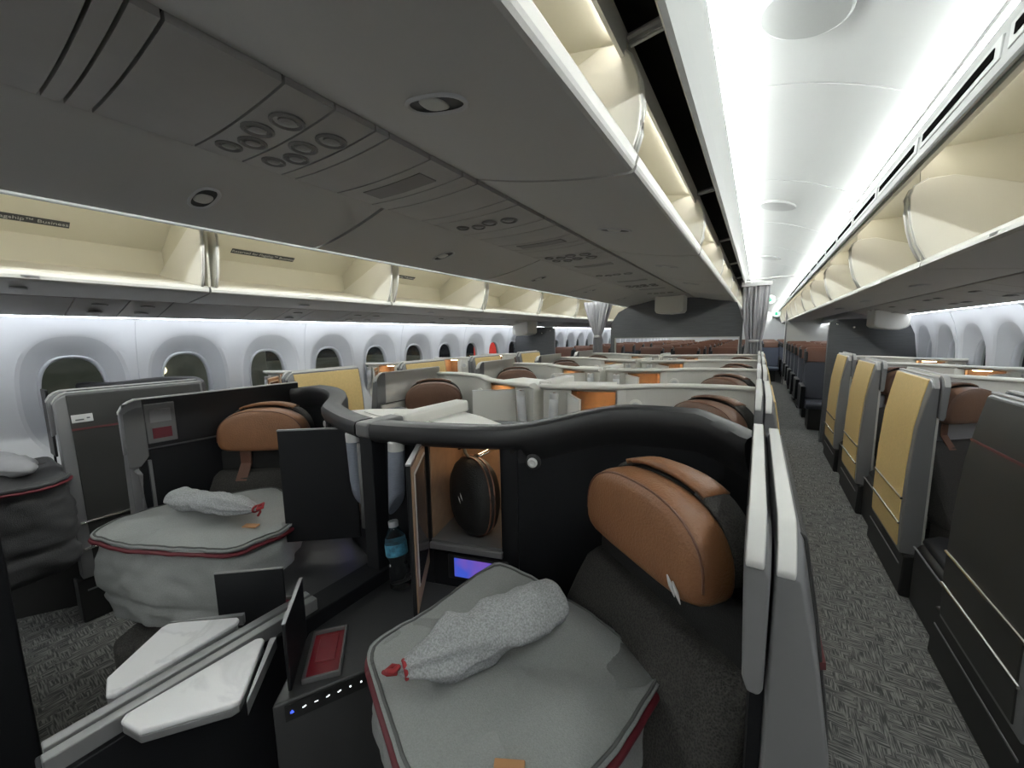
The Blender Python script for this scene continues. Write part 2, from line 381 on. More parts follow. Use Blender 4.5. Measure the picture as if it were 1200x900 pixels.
# ------------------------------------------------------------------ overhead lockers
BINL = 1.357
def outboard_bin(sx):
    t = thing('overhead_bin', (0,0,0))
    g = .006; L = BINL
    def P(pts): return [(sx*x, z) for x,z in pts]
    # lower skin
    skin = [(1.700,1.742),(1.712,1.733),(1.76,1.727),(2.05,1.697),(2.075,1.705),(2.20,1.74),(2.20,1.76),(2.05,1.715),(1.76,1.745),(1.715,1.755)]
    MB().prism(P(skin), g, L-g, 'y').build('lower_skin','binbot', t)
    # lip
    lip = [(1.700,1.742),(1.700,1.757),(1.712,1.775),(1.728,1.775),(1.735,1.75),(1.712,1.737)]
    MB().prism(P(lip), g, L-g, 'y').build('lip','cream3', t)
    # bucket floor, tilted to the aisle
    MB().prism(P([(1.728,1.762),(1.728,1.772),(2.36,1.90),(2.37,1.885)]), g, L-g, 'y').build('bucket_floor','creamlit', t)
    # housing: back and sloped top
    MB().prism(P([(2.36,1.885),(2.39,2.06),(2.06,2.258),(1.66,2.258),(1.66,2.27),(2.06,2.27),(2.41,2.075),(2.38,1.88)]), 0, L, 'y').build('housing','cream', t)
    # end walls: bucket side with a bowed front edge, fixed side behind it
    front = [(1.705,1.77),(1.672,1.84),(1.650,1.92),(1.636,2.0),(1.632,2.06),(1.645,2.10),(1.69,2.125),(1.77,2.125)]
    side_ = front+[(2.36,1.895)]
    for y0 in (.030, L-.030-.016):
        MB().prism(P(side_), y0, y0+.016, 'y').build('bucket_side','creamlit', t, bevel=.004)
        MB().prism(P([(1.70,1.77),(1.66,2.26),(2.06,2.26),(2.39,2.065),(2.36,1.89)]), (0 if y0 < .5 else L-.006), (.006 if y0 < .5 else L), 'y').build('fixed_side','cream', t)
    # raised rim on each side's front edge
    for y0 in (.034, L-.034):
        MB().tube([(sx*x, y0, z) for x,z in front[:-1]], .006, 8).build('side_rim','cream3', t, smooth=True)
    # slim fill strip, added behind the top trim to brighten the locker
    MB().box(min(sx*1.674,sx*1.690),max(sx*1.674,sx*1.690),.05,L-.05,2.243,2.249).build('added_locker_fill','binfill', t)
    # top trim
    MB().prism(P([(1.578,2.083),(1.575,2.092),(1.66,2.25),(1.672,2.245),(1.61,2.10)]), 0, L, 'y').build('top_trim','cream3', t)
    # latch
    MB().box(sx*1.71-.01, sx*1.71+.01, L*.5-.03, L*.5+.03, 1.742, 1.76).build('latch','greybadge', t, bevel=.003)
    return t
M['cream3'] = mat('cream_bright', (.66,.65,.61), .35)
def center_bin(sx):
    t = thing('overhead_bin', (0,0,0)); g = .008; L = BINL
    def P(pts): return [(sx*x, z) for x,z in pts]
    def zc(x): return 1.888+.097*max(0,(.76-x)/.525)**1.5
    xs_ = [.235+.525*q/14 for q in range(15)]
    skin = [(.775,1.908),(.773,1.898),(.768,1.891)]+[(x,zc(x)) for x in xs_[::-1]]+[(x,zc(x)+.015) for x in xs_]
    MB().prism(P(skin), g, L-g, 'y').build('lower_skin','binbot', t)
    lip = [(.774,1.908),(.780,1.925),(.776,1.934),(.765,1.934),(.760,1.908)]
    MB().prism(P(lip), g, L-g, 'y').build('lip','cream3', t)
    MB().prism(P([(.765,1.93),(.765,1.94),(.22,2.06),(.20,2.045)]), g, L-g, 'y').build('bucket_floor','creamlit', t)
    MB().prism(P([(.20,2.045),(.17,2.23),(.45,2.27),(.74,2.215),(.74,2.23),(.45,2.285),(.15,2.245),(.18,2.045)]), 0, L, 'y').build('housing','cream', t)
    front = [(.770,1.935),(.785,1.98),(.790,2.04),(.782,2.11),(.760,2.17),(.728,2.205),(.68,2.215)]
    for y0 in (g, L-g-.016):
        MB().prism(P(front+[(.20,2.06)]), y0, y0+.016, 'y').build('bucket_side','creamlit', t, bevel=.004)
        MB().prism(P([(.765,1.94),(.745,2.215),(.45,2.275),(.17,2.235),(.20,2.05)]), (0 if y0 < .5 else L-.006), (.006 if y0 < .5 else L), 'y').build('fixed_side','cream', t)
    for y0 in (g+.004, L-g-.004):
        MB().tube([(sx*x, y0, z) for x,z in front], .006, 8).build('side_rim','cream3', t, smooth=True)
    MB().prism(P([(.735,2.168),(.745,2.168),(.745,2.24),(.735,2.235)]), 0, L, 'y').build('top_trim','cream3', t)
    MB().box(min(sx*.722,sx*.732),max(sx*.722,sx*.732),.05,L-.05,2.204,2.211).build('added_locker_fill','binfill', t)  # added fill strip, lightens the inside of the centre locker
    MB().tube([(sx*.745,.004,2.225),(sx*.872,.004,2.24)], .012, 8).build('hinge_strut','dsilver', t)
    MB().tube([(sx*.745,.03,2.225),(sx*.872,.03,2.24)], .006, 8).build('hinge_strut','silver', t)
    # oblong reading lamp recess in the skin
    return t
OB = {}
def bins():
    rows = [('out',-1,1.01,-2,11,'far window side'),('out',1,1.25,-1,11,'near window side'),('ctr',-1,1.115,-2,9,'centre lockers facing the far aisle'),('ctr',1,1.115,-2,9,'centre lockers facing the near aisle')]
    for kind, sx, y0, a, b, ds in rows:
        proto = None; n = 0
        for k in range(a, b):
            y = y0+BINL*k
            if kind == 'ctr' and y+BINL > 12.4: continue
            if y < Y0+.05 and False: continue
            lab = 'open cream locker, %s, %s from the front' % (ds, ORD[min(n,13)])
            if proto is None:
                proto = (outboard_bin if kind == 'out' else center_bin)(sx); proto.location = (0,y,0); o = proto
                tag(o, lab, 'overhead locker', 'overhead lockers: '+ds)
            else: o = copy_tree(proto, None, (0,y,0), lab)
            OB[(kind,sx,k)] = o; n += 1
bins()

# locker labels
def bin_label(sx, k, yc, txt='Reserved for Flagship\u2122 Business', w=.46):
    par = OB[('out',sx,k)]
    yl = yc-par.location.y
    # sits on the sloped top of the housing
    zc = 2.0842 if True else 0
    x0, z0, x1, z1 = 2.39, 2.06, 2.06, 2.258
    d = Vector((sx*(x1-x0),0,z1-z0)).normalized(); nrm = Vector((sx*(z1-z0),0,-(x1-x0)))*-1
    nrm = Vector((-sx*(z1-z0)*-1*1.0,0,0)) if False else Vector((0,1,0)).cross(d); 
    if nrm.z > 0: nrm = -nrm
    c = Vector((sx*2.287, yl, 2.122))+nrm*.003
    mb = MB(); hw = w/2; hh = .024
    q = [c+Vector((0,-hw,0))-d*hh, c+Vector((0,hw,0))-d*hh, c+Vector((0,hw,0))+d*hh, c+Vector((0,-hw,0))+d*hh]
    mb.add(q+[p+nrm*-.002 for p in q], [(0,1,2,3),(4,7,6,5),(0,4,5,1),(1,5,6,2),(2,6,7,3),(3,7,4,0)])
    lb = mb.build('placard','label', par)
    xd = Vector((0, 1 if sx < 0 else -1, 0))
    m = frame_mtx(c+nrm*.0012, xd, d)
    text_obj(txt, .034, 'lettering', lb, m)
bin_label(-1,-1,.346); bin_label(-1,0,1.615); bin_label(-1,1,2.98); bin_label(-1,2,4.34)

# centre service channel between the lockers
def channel():
    st(MB().prism([(-.236,2.0),(-.21,1.985),(.21,1.985),(.236,2.0),(.20,2.30),(-.20,2.30)], Y0, 12.0, 'y'), 'trim_11', 'black', 'dark channel between the centre lockers')
channel()
def reading_cluster(par, y, n, r=.034, zf=None, xs=(-.12,-.045,.03,.11)):
    for i in range(n):
        x = xs[i % len(xs)]; z = zf(x)
        yy = y+(.028 if i % 2 else -.01)
        MB().lathe([(r,0),(r,.004),(r*.86,.006),(r*.7,.001),(r*.3,.002)], (x,yy,z), 18, (0,0,-1)).build('reading_light','psud', par, smooth=False)
        MB().lathe([(r*.62,0),(r*.55,.006),(r*.2,.008)], (x,yy,z+.001), 16, (0,0,-1)).build('reading_light_lens','psul', par)
def psu_center():
    zf = lambda x: 1.972+.012*(x/.23)**2*0-.010*(1-(x/.235)**2)
    xs = [-.232+.464*i/12 for i in range(13)]
    def slab(L):
        up = [(x, zf(x)+.02) for x in xs][::-1]
        return MB().prism([(x, zf(x)) for x in xs]+up, .003, L-.003, 'y')
    # lengths along Y of the panels as the photo shows them
    seq = [('lights',.114),('lights',.111),('blank',.043),('blank',.15),('sign',.149),('blank',.078),('blank',.188),('blank',.075),('lights',.228),('blank',.12),('blank',.19),('sign',.149),('blank',.078),('blank',.188)]
    y = .475; k = 0
    protos = {}
    starts = []
    while y < 11.8:
        kind, L = seq[k % len(seq)]
        starts.append((kind, L, y)); y += L; k += 1
    n = 0
    for kind, L, y in [('blank',.60,-1.30),('lights',.22,-.70),('blank',.40,-.48),('blank',.288,-.08),('blank',.033,.208),('blank',.043,.241),('blank',.191,.284)]+starts:
        key = (kind, L)
        lab = {'lights':'grey panel with round reading lights along the centre lockers, panel %s','blank':'plain curved grey panel between the centre lockers, panel %s','sign':'grey panel with a darker sign between the centre lockers, panel %s'}[kind] % (n+1)
        if key in protos: o = copy_tree(protos[key], None, (0,y,0), lab)
        else:
            t = thing('service_panel', (0,y,0), lab, 'ceiling service panel', 'service panels between the centre lockers'); protos[key] = t
            slab(L).build('panel','psu', t)
            if kind == 'lights':
                for j, x in enumerate((-.135,-.06,.02,.11)):
                    yy = L*.5+(.012 if j % 2 else -.012); r = .031+.008*j/3
                    MB().lathe([(r,0),(r,.004),(r*.84,.006),(r*.70,-.004),(r*.3,-.003)], (x,yy,zf(x)), 20, (0,0,-1)).build('reading_light','psud', t)
                    MB().lathe([(r*.55,-.003),(r*.50,.004),(r*.2,.006)], (x,yy,zf(x)), 16, (0,0,-1)).build('light_lens','psul', t)
            if kind == 'sign':
                MB().prism([(-.13,zf(-.13)-.003),(.0,zf(0)-.003),(.15,zf(.15)-.003),(.15,zf(.15)+.004),(-.13,zf(-.13)+.004)], L*.25, L*.75, 'y').build('sign_lens','psud', t)
        n += 1
psu_center()

# oblong lamps in the underside of the centre lockers
def oblong(x, y, z, tilt, lab, sc=1.):
    t = thing('ceiling_lamp', (x,y,z), lab, 'ceiling lamp', 'oblong lamps under the lockers')
    def ovl(a, b, h, n=24): return [(a*math.copysign(abs(math.cos(2*PI*k/n))**.8,math.cos(2*PI*k/n)), b*math.copysign(abs(math.sin(2*PI*k/n))**.8,math.sin(2*PI*k/n)), h) for k in range(n)]
    MB().loft([ovl(.056,.026,.006),ovl(.058,.028,-.003),ovl(.053,.023,-.005),ovl(.050,.020,-.001)], cap=False).build('lamp_rim','greybadge', t, smooth=True)
    MB().loft([ovl(.052,.022,.0),ovl(.045,.018,.0015)]).build('lamp_recess','black', t)
    MB().loft([[(q[0]*.5-.004,q[1]*.9,q[2]) for q in ovl(.052,.022,.001)],[(q[0]*.42-.004,q[1]*.8,q[2]) for q in ovl(.05,.018,-.003)]]).build('lamp_lens','creamblock', t, smooth=True)
    t.rotation_euler = (0, tilt, 0)
    t.scale = (sc,sc,1)
    return t
lk = 0
for side_x, tl in ((.50,.19),(-.50,-.19)):
    for k in range(6):
        yy = (.635 if side_x > 0 else .585)+1.16*k
        oblong(side_x, yy, 1.9215, tl, 'oblong lamp under the centre lockers, %s from the front on the %s half' % (ORD[k], 'right' if side_x > 0 else 'left'), 1.35)

# outboard service panels under the window lockers
def psu_side(sx):
    z = lambda x: 1.700-(abs(x)-2.07)*.25
    proto = {}
    n = 0; y = -1.2
    seq = [('lights',.22),('lights',.20),('blank',.50),('blank',.24),('lights',.20),('blank',.36)]
    k = 0
    while y < 12.5:
        kind, L = seq[k % len(seq)]; key = (kind, L)
        if n >= 28: break
        lab = ('grey panel with reading lights under the %s window lockers, panel %s' if kind == 'lights' else 'plain grey panel under the %s window lockers, panel %s') % ('left' if sx < 0 else 'right', n+1)
        if key in proto: copy_tree(proto[key], None, (0,y,0), lab)
        else:
            t = thing('service_panel', (0,y,0), lab, 'ceiling service panel', 'service panels under the %s window lockers' % ('left' if sx < 0 else 'right')); proto[key] = t
            MB().prism([(sx*2.075,z(2.075)-.004),(sx*2.425,z(2.425)),(sx*2.425,z(2.425)+.02),(sx*2.075,z(2.075)+.02)], .003, L-.003, 'y').build('panel','psu', t)
            if kind == 'lights':
                for x in (2.17, 2.31):
                    MB().lathe([(.036,0),(.034,.005),(.026,-.002),(.01,-.002)], (sx*x, L*.5, z(x)-.002), 18, (0,0,-1)).build('reading_light','psud', t)
        y += L; k += 1; n += 1
psu_side(-1); psu_side(1)
for k in range(5):
    for sx in (-1,1):
        oblong(sx*1.88, -.05+1.36*k+(.25 if sx > 0 else 0)+.36, 1.7105, -sx*.1, 'oblong lamp under the %s window lockers, %s from the front' % ('left' if sx < 0 else 'right', ORD[k]))

# fill lamps added over the unseen forward cross aisle to brighten the cabin
for k,(x,nm) in enumerate(((-1.5,'far'),(0,'middle'),(1.5,'near'))):
    t = thing('ceiling_light_panel', (x,-2.85,2.20), 'added fill lamp over the unseen forward cross aisle, %s one' % nm, 'fill light')
    MB().box(-.55,.55,-.28,.28,.0,.03).build('fill_housing','greybadge', t, bevel=.006)
    MB().box(-.52,.52,-.25,.25,-.006,.0).build('fill_diffuser','fillpanel', t)

# ------------------------------------------------------------------ business suites
PATH = [(.03,.80),(.16,.83),(.30,.875),(.42,.925),(.50,.985),(.58,1.055),(.68,1.115),(.80,1.155),(.92,1.17),(1.02,1.16),(1.085,1.12)]
def suite(s, style, window=False, zt=1.18, peak=0., a0=.55):
    """one suite enclosure; fin on the +x side for s=1, mirrored for s=-1. local y as in the first centre row"""
    t = thing('business_suite', (0,0,0))
    dark = style == 'dark'
    body, rim, inner = ('dark','darkrim','dark') if dark else ('light','light','lightin')
    fx = (lambda x: 1.14-(1.14-x)*.80) if window else (lambda x: x)
    def B(mb, name, m, par=None, **k):
        if s < 0: mb.mirror()
        return mb.build(name, m, par or t, **k)
    pth = [(fx(x), y) for x, y in catmull(PATH, 5)]
    n = len(pth)
    def ztop(i):
        x = pth[i][0]; u = min(1, max(0, (x-.45)/.32)); u = u*u*(3-2*u)
        d = 1 if x < .95 else max(.2, 1-(x-.95)/.15)
        return zt+peak*u*d
    def nrm(i):
        a = pth[max(i-1,0)]; b = pth[min(i+1,n-1)]; d = Vector((b[0]-a[0], b[1]-a[1])).normalized(); return Vector((d.y, -d.x))  # towards the passenger
    # lower wall of the shell
    ring = []
    for i,(x,y) in enumerate(pth):
        q = nrm(i); z1 = ztop(i)-(.05 if dark else .02)
        ring.append([(x+q.x*.0, y+q.y*.0, .02),(x+q.x*.0, y+q.y*.0, z1-.05),(x+q.x*.0, y+q.y*.0, z1),(x-q.x*.035,y-q.y*.035,z1),(x-q.x*.035,y-q.y*.035,.02)])
    # leave the locker opening: split the wall into the part behind the seat and panels round the locker
    k0 = next(i for i,p in enumerate(pth) if p[0] > fx(.46))
    B(MB().loft(ring[k0:]), 'shell_wall', inner, smooth=False, bevel=0)
    # rolled rim along the top
    rr = []
    for i,(x,y) in enumerate(pth):
        q = nrm(i); z = ztop(i)
        pr = [(.030,-.055),(.036,-.040),(.036,-.018),(.028,-.005),(.012,0),(-.030,0),(-.044,-.008),(-.050,-.03),(-.050,-.10),(-.03,-.12),(.0,-.12),(.006,-.075)]
        if not dark: pr = [(.010,-.022),(.014,-.018),(.015,-.010),(.011,-.003),(.004,0),(-.030,0),(-.044,-.008),(-.050,-.03),(-.050,-.10),(-.03,-.12),(-.02,-.12),(.0,-.024)]
        elif i >= k0+2: pr = [(.020,-.085),(.034,-.045),(.036,-.018),(.028,-.005),(.012,0),(-.030,0),(-.044,-.008),(-.050,-.03),(-.050,-.10),(-.03,-.12),(.0,-.12),(.004,-.105)]
        if i < k0: pr = [(a, max(b, -.070 if dark else -.034)) for a,b in pr]
        rr.append([(x+q.x*a, y+q.y*a, z+b) for a,b in pr])
    B(MB().loft(rr), 'shell_rim', rim, smooth=True).modifiers.new('es','EDGE_SPLIT').split_angle = math.radians(40)
    # ---- aisle panel (fin)
    a1 = 1.16
    outer = [(1.112,.24),(1.112,.9),(1.112,1.19),(1.118,1.20),(1.13,1.20),(1.142,1.188),(1.160,1.08),(1.180,.93),(1.192,.7),(1.196,.45),(1.192,.24)]
    def fin(prf, ya, yb):
        def dn(d): return [(x, z-(d*(z-.9)/.3 if z > .9 else 0)) for x,z in prf]
        rg = [[(x,y,z) for x,z in dn(d)] for y,d in ((ya,.045),(ya+.012,.022),(ya+.03,.008),(ya+.05,0),(yb,0))]
        return MB().loft(rg)
    B(fin(outer, a0, a1), 'aisle_panel', 'dsilver', bevel=.005)
    def cap(x0, x1, zz, ya, yb): return MB().prism([(yb,zz-.004),(yb,zz+.003),(ya+.05,zz+.003),(ya+.03,zz-.005),(ya+.012,zz-.019),(ya-.002,zz-.044),(ya-.002,zz-.056),(ya+.012,zz-.030),(ya+.03,zz-.014),(ya+.05,zz-.004)], x0, x1, 'x')
    B(cap(1.113,1.134,1.2035,a0,a1), 'panel_cap', 'silver', bevel=.002)
    face = [(1.137,1.192),(1.1465,1.186),(1.1645,1.08),(1.1845,.93),(1.1965,.7),(1.2005,.45),(1.197,.26),(1.190,.26),(1.190,.45),(1.185,.7),(1.172,.93),(1.150,1.08)]
    B(MB().prism(face, a0+.045, a1-.012, 'y'), 'panel_face', 'charcoal' if dark else 'gold', bevel=.003)
    if dark:
        B(MB().prism([(1.160,1.017),(1.173,1.022),(1.174,1.012),(1.162,1.007)], a0+.045, a1-.014, 'y').shift((.0025,0,0)), 'red_stripe', 'redline')
    for z in (.54,.40):
        B(MB().tube([(1.2025,a0+.02,z),(1.2025,a1-.02,z)], .0065, 8), 'chrome_bar', 'chrome')
    slab = [(1.080,1.207),(1.101,1.207),(1.106,1.195),(1.110,1.02),(1.108,1.0),(1.088,1.0),(1.084,1.02)]
    dr = B(MB().prism([(1.078,1.212),(1.101,1.212),(1.108,1.19),(1.108,1.01),(1.104,1.0),(1.090,1.0),(1.084,1.02)], a0+.055, a1-.01, 'y'), 'sliding_door', 'graphite' if dark else 'lightin', bevel=.003)
    B(fin([(1.078,1.212),(1.101,1.212),(1.108,1.19),(1.108,1.01),(1.104,1.0),(1.090,1.0),(1.084,1.02)], a0-.014, a0+.06), 'door_end', 'dsilver', dr, bevel=.004)
    B(cap(1.080,1.101,1.214,a0-.014,a1-.012), 'door_cap', 'silver', dr, bevel=.002)
    # fixed inner skin below the sliding door
    B(MB().prism([(1.095,.02),(1.095,.99),(1.111,.99),(1.111,.02)], a0+.03, a1+.02, 'y'), 'inner_skin', 'dark' if dark else 'lightin')
    B(MB().prism([(1.06,0),(1.07,.22),(1.15,.24),(1.178,.23),(1.186,.02),(1.18,0)], a0-.02, a1+.10, 'y'), 'base', 'black', bevel=.008)
    B(MB().box(1.186,1.189,a0+.01,a1+.05,.17,.178), 'base_trim', 'dsilver')
    # stepped plinth in front of the seat, seen from the aisle
    B(MB().prism([(.86,0),(.86,.36),(1.08,.36),(1.13,.33),(1.15,.30),(1.15,0)], a1+.10, a1+.52, 'y'), 'console_base', 'black', bevel=.02)
    B(MB().prism([(.84,.36),(.84,.40),(1.07,.40),(1.125,.37),(1.13,.345),(1.12,.34)], a1+.09, a1+.50, 'y'), 'console_step', 'dark', bevel=.01)
    B(MB().tube([(1.153,a1+.12,.315),(1.153,a1+.50,.315)], .005, 6), 'step_trim', 'dsilver')
    # ---- storage locker
    A = Vector((fx(.115), .852)); Bp = Vector((fx(.47), .955)); ux = (Bp-A).normalized(); uy = Vector((-ux.y, ux.x)); W = (Bp-A).length
    h0, h1 = .075/W*W*(.8 if window else 1), None
    h0 = .078*(.8 if window else 1); h1 = .325*(.8 if window else 1); zb, zc = .78, (1.108 if dark else 1.140); zl = 1.125 if dark else 1.152
    def Q(u, v, z): p = A+ux*u+uy*v; return (p.x, p.y, z)
    def qb(u0,u1,v0,v1,z0,z1):
        return MB().add([Q(u0,v0,z0),Q(u1,v0,z0),Q(u1,v1,z0),Q(u0,v1,z0),Q(u0,v0,z1),Q(u1,v0,z1),Q(u1,v1,z1),Q(u0,v1,z1)],
                     [(0,3,2,1),(4,5,6,7),(0,1,5,4),(1,2,6,5),(2,3,7,6),(3,0,4,7)])
    cab = MB()
    for a in ((-.085*(.8 if window else 1),h0,0,.30,.02,zl),(h1,W+.01,0,.03,.02,zl),(h0,h1,0,.30,zc,zl),(h0,h1,.01,.30,.02,zb-.05),(h0,h1,.285,.30,zb,zc),(h1,h1+.01,0,.30,zb-.05,zc)):
        m2 = qb(*a); cab.add(m2.v, m2.f)
    B(cab, 'locker_body', body)
    d = .26; lin = MB()
    for a in ((h0,h0+.004,.006,d,zb,zc),(h1-.004,h1,.006,d,zb,zc),(h0,h1,d,d+.004,zb,zc),(h0,h1,.004,d,zc-.004,zc)):
        m2 = qb(*a); lin.add(m2.v, m2.f)
    B(lin, 'locker_lining', 'wood')
    B(qb(h0,h1,-.002,d,zb-.012,zb), 'locker_shelf', 'grey' if dark else 'lightin')
    B(qb(h0-.004,h1+.004,-.012,.0,zb-.030,zb-.008), 'shelf_edge', 'dsilver', bevel=.003)
    B(qb(h1-.13,h1-.035,.08,.14,zc-.014,zc-.005), 'locker_light', 'warmdim' if dark else 'warm')
    # round air nozzle
    c = Q(h1+.105, -.004 if dark else -.010, 1.075 if dark else 1.06); ks = 1. if dark else 1.5; ax = (uy.x*-1, uy.y*-1, 0)
    if s < 0: pass
    rg = MB().lathe([(.024*ks,-.004),(.024*ks,.004),(.018*ks,.007)], c, 22, ax); B(rg, 'air_nozzle', 'black' if dark else 'light')
    B(MB().lathe([(.015*ks,.0),(.015*ks,.010),(.010*ks,.012),(.004*ks,.010)], c, 18, ax), 'air_nozzle_dial', 'silver')
    # control screen under the shelf
    B(qb(h0+.06,h1+.02,-.010,.004,.655,.738), 'screen_bezel', 'black', bevel=.004)
    B(qb(h0+.085,h1-.025,-.013,-.009,.667,.730), 'touch_screen', 'screen' if dark else 'black')
    # locker door, standing open
    hx = Vector(Q(h0-.012, -.005, 0)[:2])
    fr = Vector((fx(.335), .665)) if s > 0 else Vector((fx(.40), .685))
    if window: fr = hx+Vector((.16,-.17))
    dd = (fr-hx); dl = min(dd.length, .27)/dd.length; fr = hx+dd*dl; du = dd.normalized(); dn = Vector((-du.y,du.x))
    def D(u,v,z): p = hx+du*u+dn*v; return (p.x,p.y,z)
    def db(u0,u1,v0,v1,z0,z1):
        return MB().add([D(u0,v0,z0),D(u1,v0,z0),D(u1,v1,z0),D(u0,v1,z0),D(u0,v0,z1),D(u1,v0,z1),D(u1,v1,z1),D(u0,v1,z1)],
                     [(0,3,2,1),(4,5,6,7),(0,1,5,4),(1,2,6,5),(2,3,7,6),(3,0,4,7)])
    DL = (fr-hx).length
    od = B(db(0,DL,-.012,.0,.69,1.12), 'locker_door', 'dark' if dark else 'light', bevel=.003)
    B(db(.0,DL,-.013,.001,1.119,1.124), 'door_edge', 'dsilver' if dark else 'silver', od)
    B(db(.004,DL-.004,.0,.003,.70,1.115), 'door_lining', 'wood', od)
    B(db(.03,DL-.03,.003,.006,.76,1.09), 'mirror_frame', 'silver', od, bevel=.002)
    B(db(.036,DL-.036,.0055,.0075,.767,1.083), 'mirror', 'mirror', od)
    # reading lamp: tilted cylinder with a slanted foot
    lx, ly = (fx(.112), .812) if not window else (fx(.10)-.0, .80)
    rg = []
    K = 20
    for (z, sc) in ((.875,1.),(.95,1.),(1.03,1.),(1.09,1.),(1.118,1.),(1.124,.9)):
        ring2 = []
        for k in range(K):
            a = 2*PI*k/K; cx = math.cos(a)*.0265*sc; cy = math.sin(a)*.0265*sc
            zz = z+(0 if z > .9 else (cx*1.6+.03))
            ring2.append((lx+cx+(1.12-z)*-.06, ly+cy, zz))
        rg.append(ring2)
    lp = B(MB().loft(rg[:4]), 'reading_lamp', 'lampfab' if dark else 'lampgrey', smooth=False)
    for p in lp.data.polygons: p.use_smooth = len(p.vertices) < 6
    lp2 = B(MB().loft(rg[3:]), 'lamp_head', 'silver', lp)
    B(MB().lathe([(.008,0),(.008,.003)], (lx,ly,1.123), 12), 'lamp_button', 'leather', lp)
    # console deck beside the seat
    if not window:
        deck = [(.035,.53),(.19,.351),(.287,.531),(.34,.62),(.46,.72),(.53,.80),(.585,.93),(.60,1.03),(.47,.96),(.115,.855),(.035,.83)]
        B(MB().prism(deck, .02, .62), 'console_deck', 'deck' if dark else 'lightin', bevel=.006)
    else:
        deck = [(fx(.0),.14),(fx(.25),.14),(fx(.33),.45),(fx(.46),.72),(fx(.53),.80),(fx(.60),1.03),(fx(.115),.855),(fx(0),.83)]
        B(MB().prism(deck, .02, .62), 'console_deck', 'deck' if dark else 'lightin', bevel=.006)
    if not window:
        # flat triangular cover behind the locker
        B(MB().prism([(.035,.90),(.30,.93),(.46,.99),(.36,1.10),(.16,1.20),(.035,1.24)], 1.126, 1.136), 'rear_cover', 'light', bevel=.004)
        B(MB().prism([(.05,1.02),(.20,.99),(.33,1.02),(.22,1.10),(.12,1.13),(.05,1.14)], 1.136, 1.140), 'cover_panel', 'light', bevel=.002)
    return t
M['graphite'] = mat('graphite', (.012,.012,.013), .4)
M['lampgrey'] = mat('lamp_sleeve_grey', (.55,.55,.56), .5)
M['mirror'] = mat('mirror_glass', (.03,.03,.035), .05, metal=.0, spec=.8)
M['deck'] = mat('console_top', (.036,.036,.037), .38, bump=.03, bscale=200)

# spine post and beam shared by each centre pair
def spine(style, loc, py, lab):
    t = thing('centre_divider', loc, lab, 'suite divider', 'dividers between the centre suites')
    dark = style == 'dark'; a = 'dark' if dark else 'light'
    MB().box(-.032,.032,py+.012,1.24,.02,1.125).build('divider_wall', a, t, bevel=.004)
    MB().box(-.036,.036,py,.92,1.125,1.178).build('divider_cap', 'grey' if dark else 'light', t, bevel=.012, seg=3)
    MB().box(-.036,.036,.92,1.28,1.127,1.179).build('rear_cap', 'light', t, bevel=.012, seg=3)
    MB().tube([(-.037,py+.02,1.10),(-.037,py+.02,.80)], .012, 10).build('handle_bar', 'grey' if dark else 'dsilver', t, smooth=True)
    return t

SUITES = {}
def center_rows():
    offs = [0,1.14,2.28,3.41,4.55]
    for s in (1,-1):
        sd = 'right' if s > 0 else 'left'
        o = suite(s, 'dark', zt=1.18, peak=.055 if s > 0 else .02, a0=.55 if s > 0 else .44)
        tag(o, 'black business suite in the front row of the centre block, on the %s aisle' % sd, 'airline suite', 'centre business suites')
        SUITES[(s,0)] = o
        p = None
        for k in range(1,5):
            lab = 'pale grey suite in the centre block beside the %s aisle, %s row back' % (sd, ORD[k])
            if p is None:
                p = suite(s, 'light', zt=1.172); o = p; p.location = (0,offs[k],0); tag(o, lab, 'airline suite', 'centre business suites')
            else: o = copy_tree(p, None, (0,offs[k],0), lab)
            SUITES[(s,k)] = o
    spine('dark', (0,0,0), .765, 'dark grey post with a pale rear beam between the two front centre suites')
    p = spine('light', (0,offs[1],0), .90, 'pale grey divider post between the centre suites, second row')
    for k in range(2,5): copy_tree(p, None, (0,offs[k],0), 'pale grey divider post between the centre suites, %s row' % ORD[k])
    return offs
OFF = center_rows()
def window_rows():
    for s, tx, offs, sd in ((-1, 2.98, [1.07,2.24,3.38,4.48], 'right'), (1, -2.98, [-.2,.93,2.02,3.12,4.22], 'left')):
        o = suite(s, 'dark', window=True, zt=1.19, peak=.03); o.location = (tx,offs[0],0)
        tag(o, 'black window suite with a charcoal aisle panel beside the %s aisle' % sd, 'airline suite', '%s window suites' % sd)
        p = None
        for k in range(1,len(offs)):
            lab = 'window suite with a gold aisle panel beside the %s aisle, %s gold one back' % (sd, ORD[k-1])
            if p is None: p = suite(s, 'light', window=True, zt=1.172); p.location = (tx,offs[k],0); tag(p, lab, 'airline suite', '%s window suites' % sd)
            else: copy_tree(p, None, (tx,offs[k],0), lab)
window_rows()

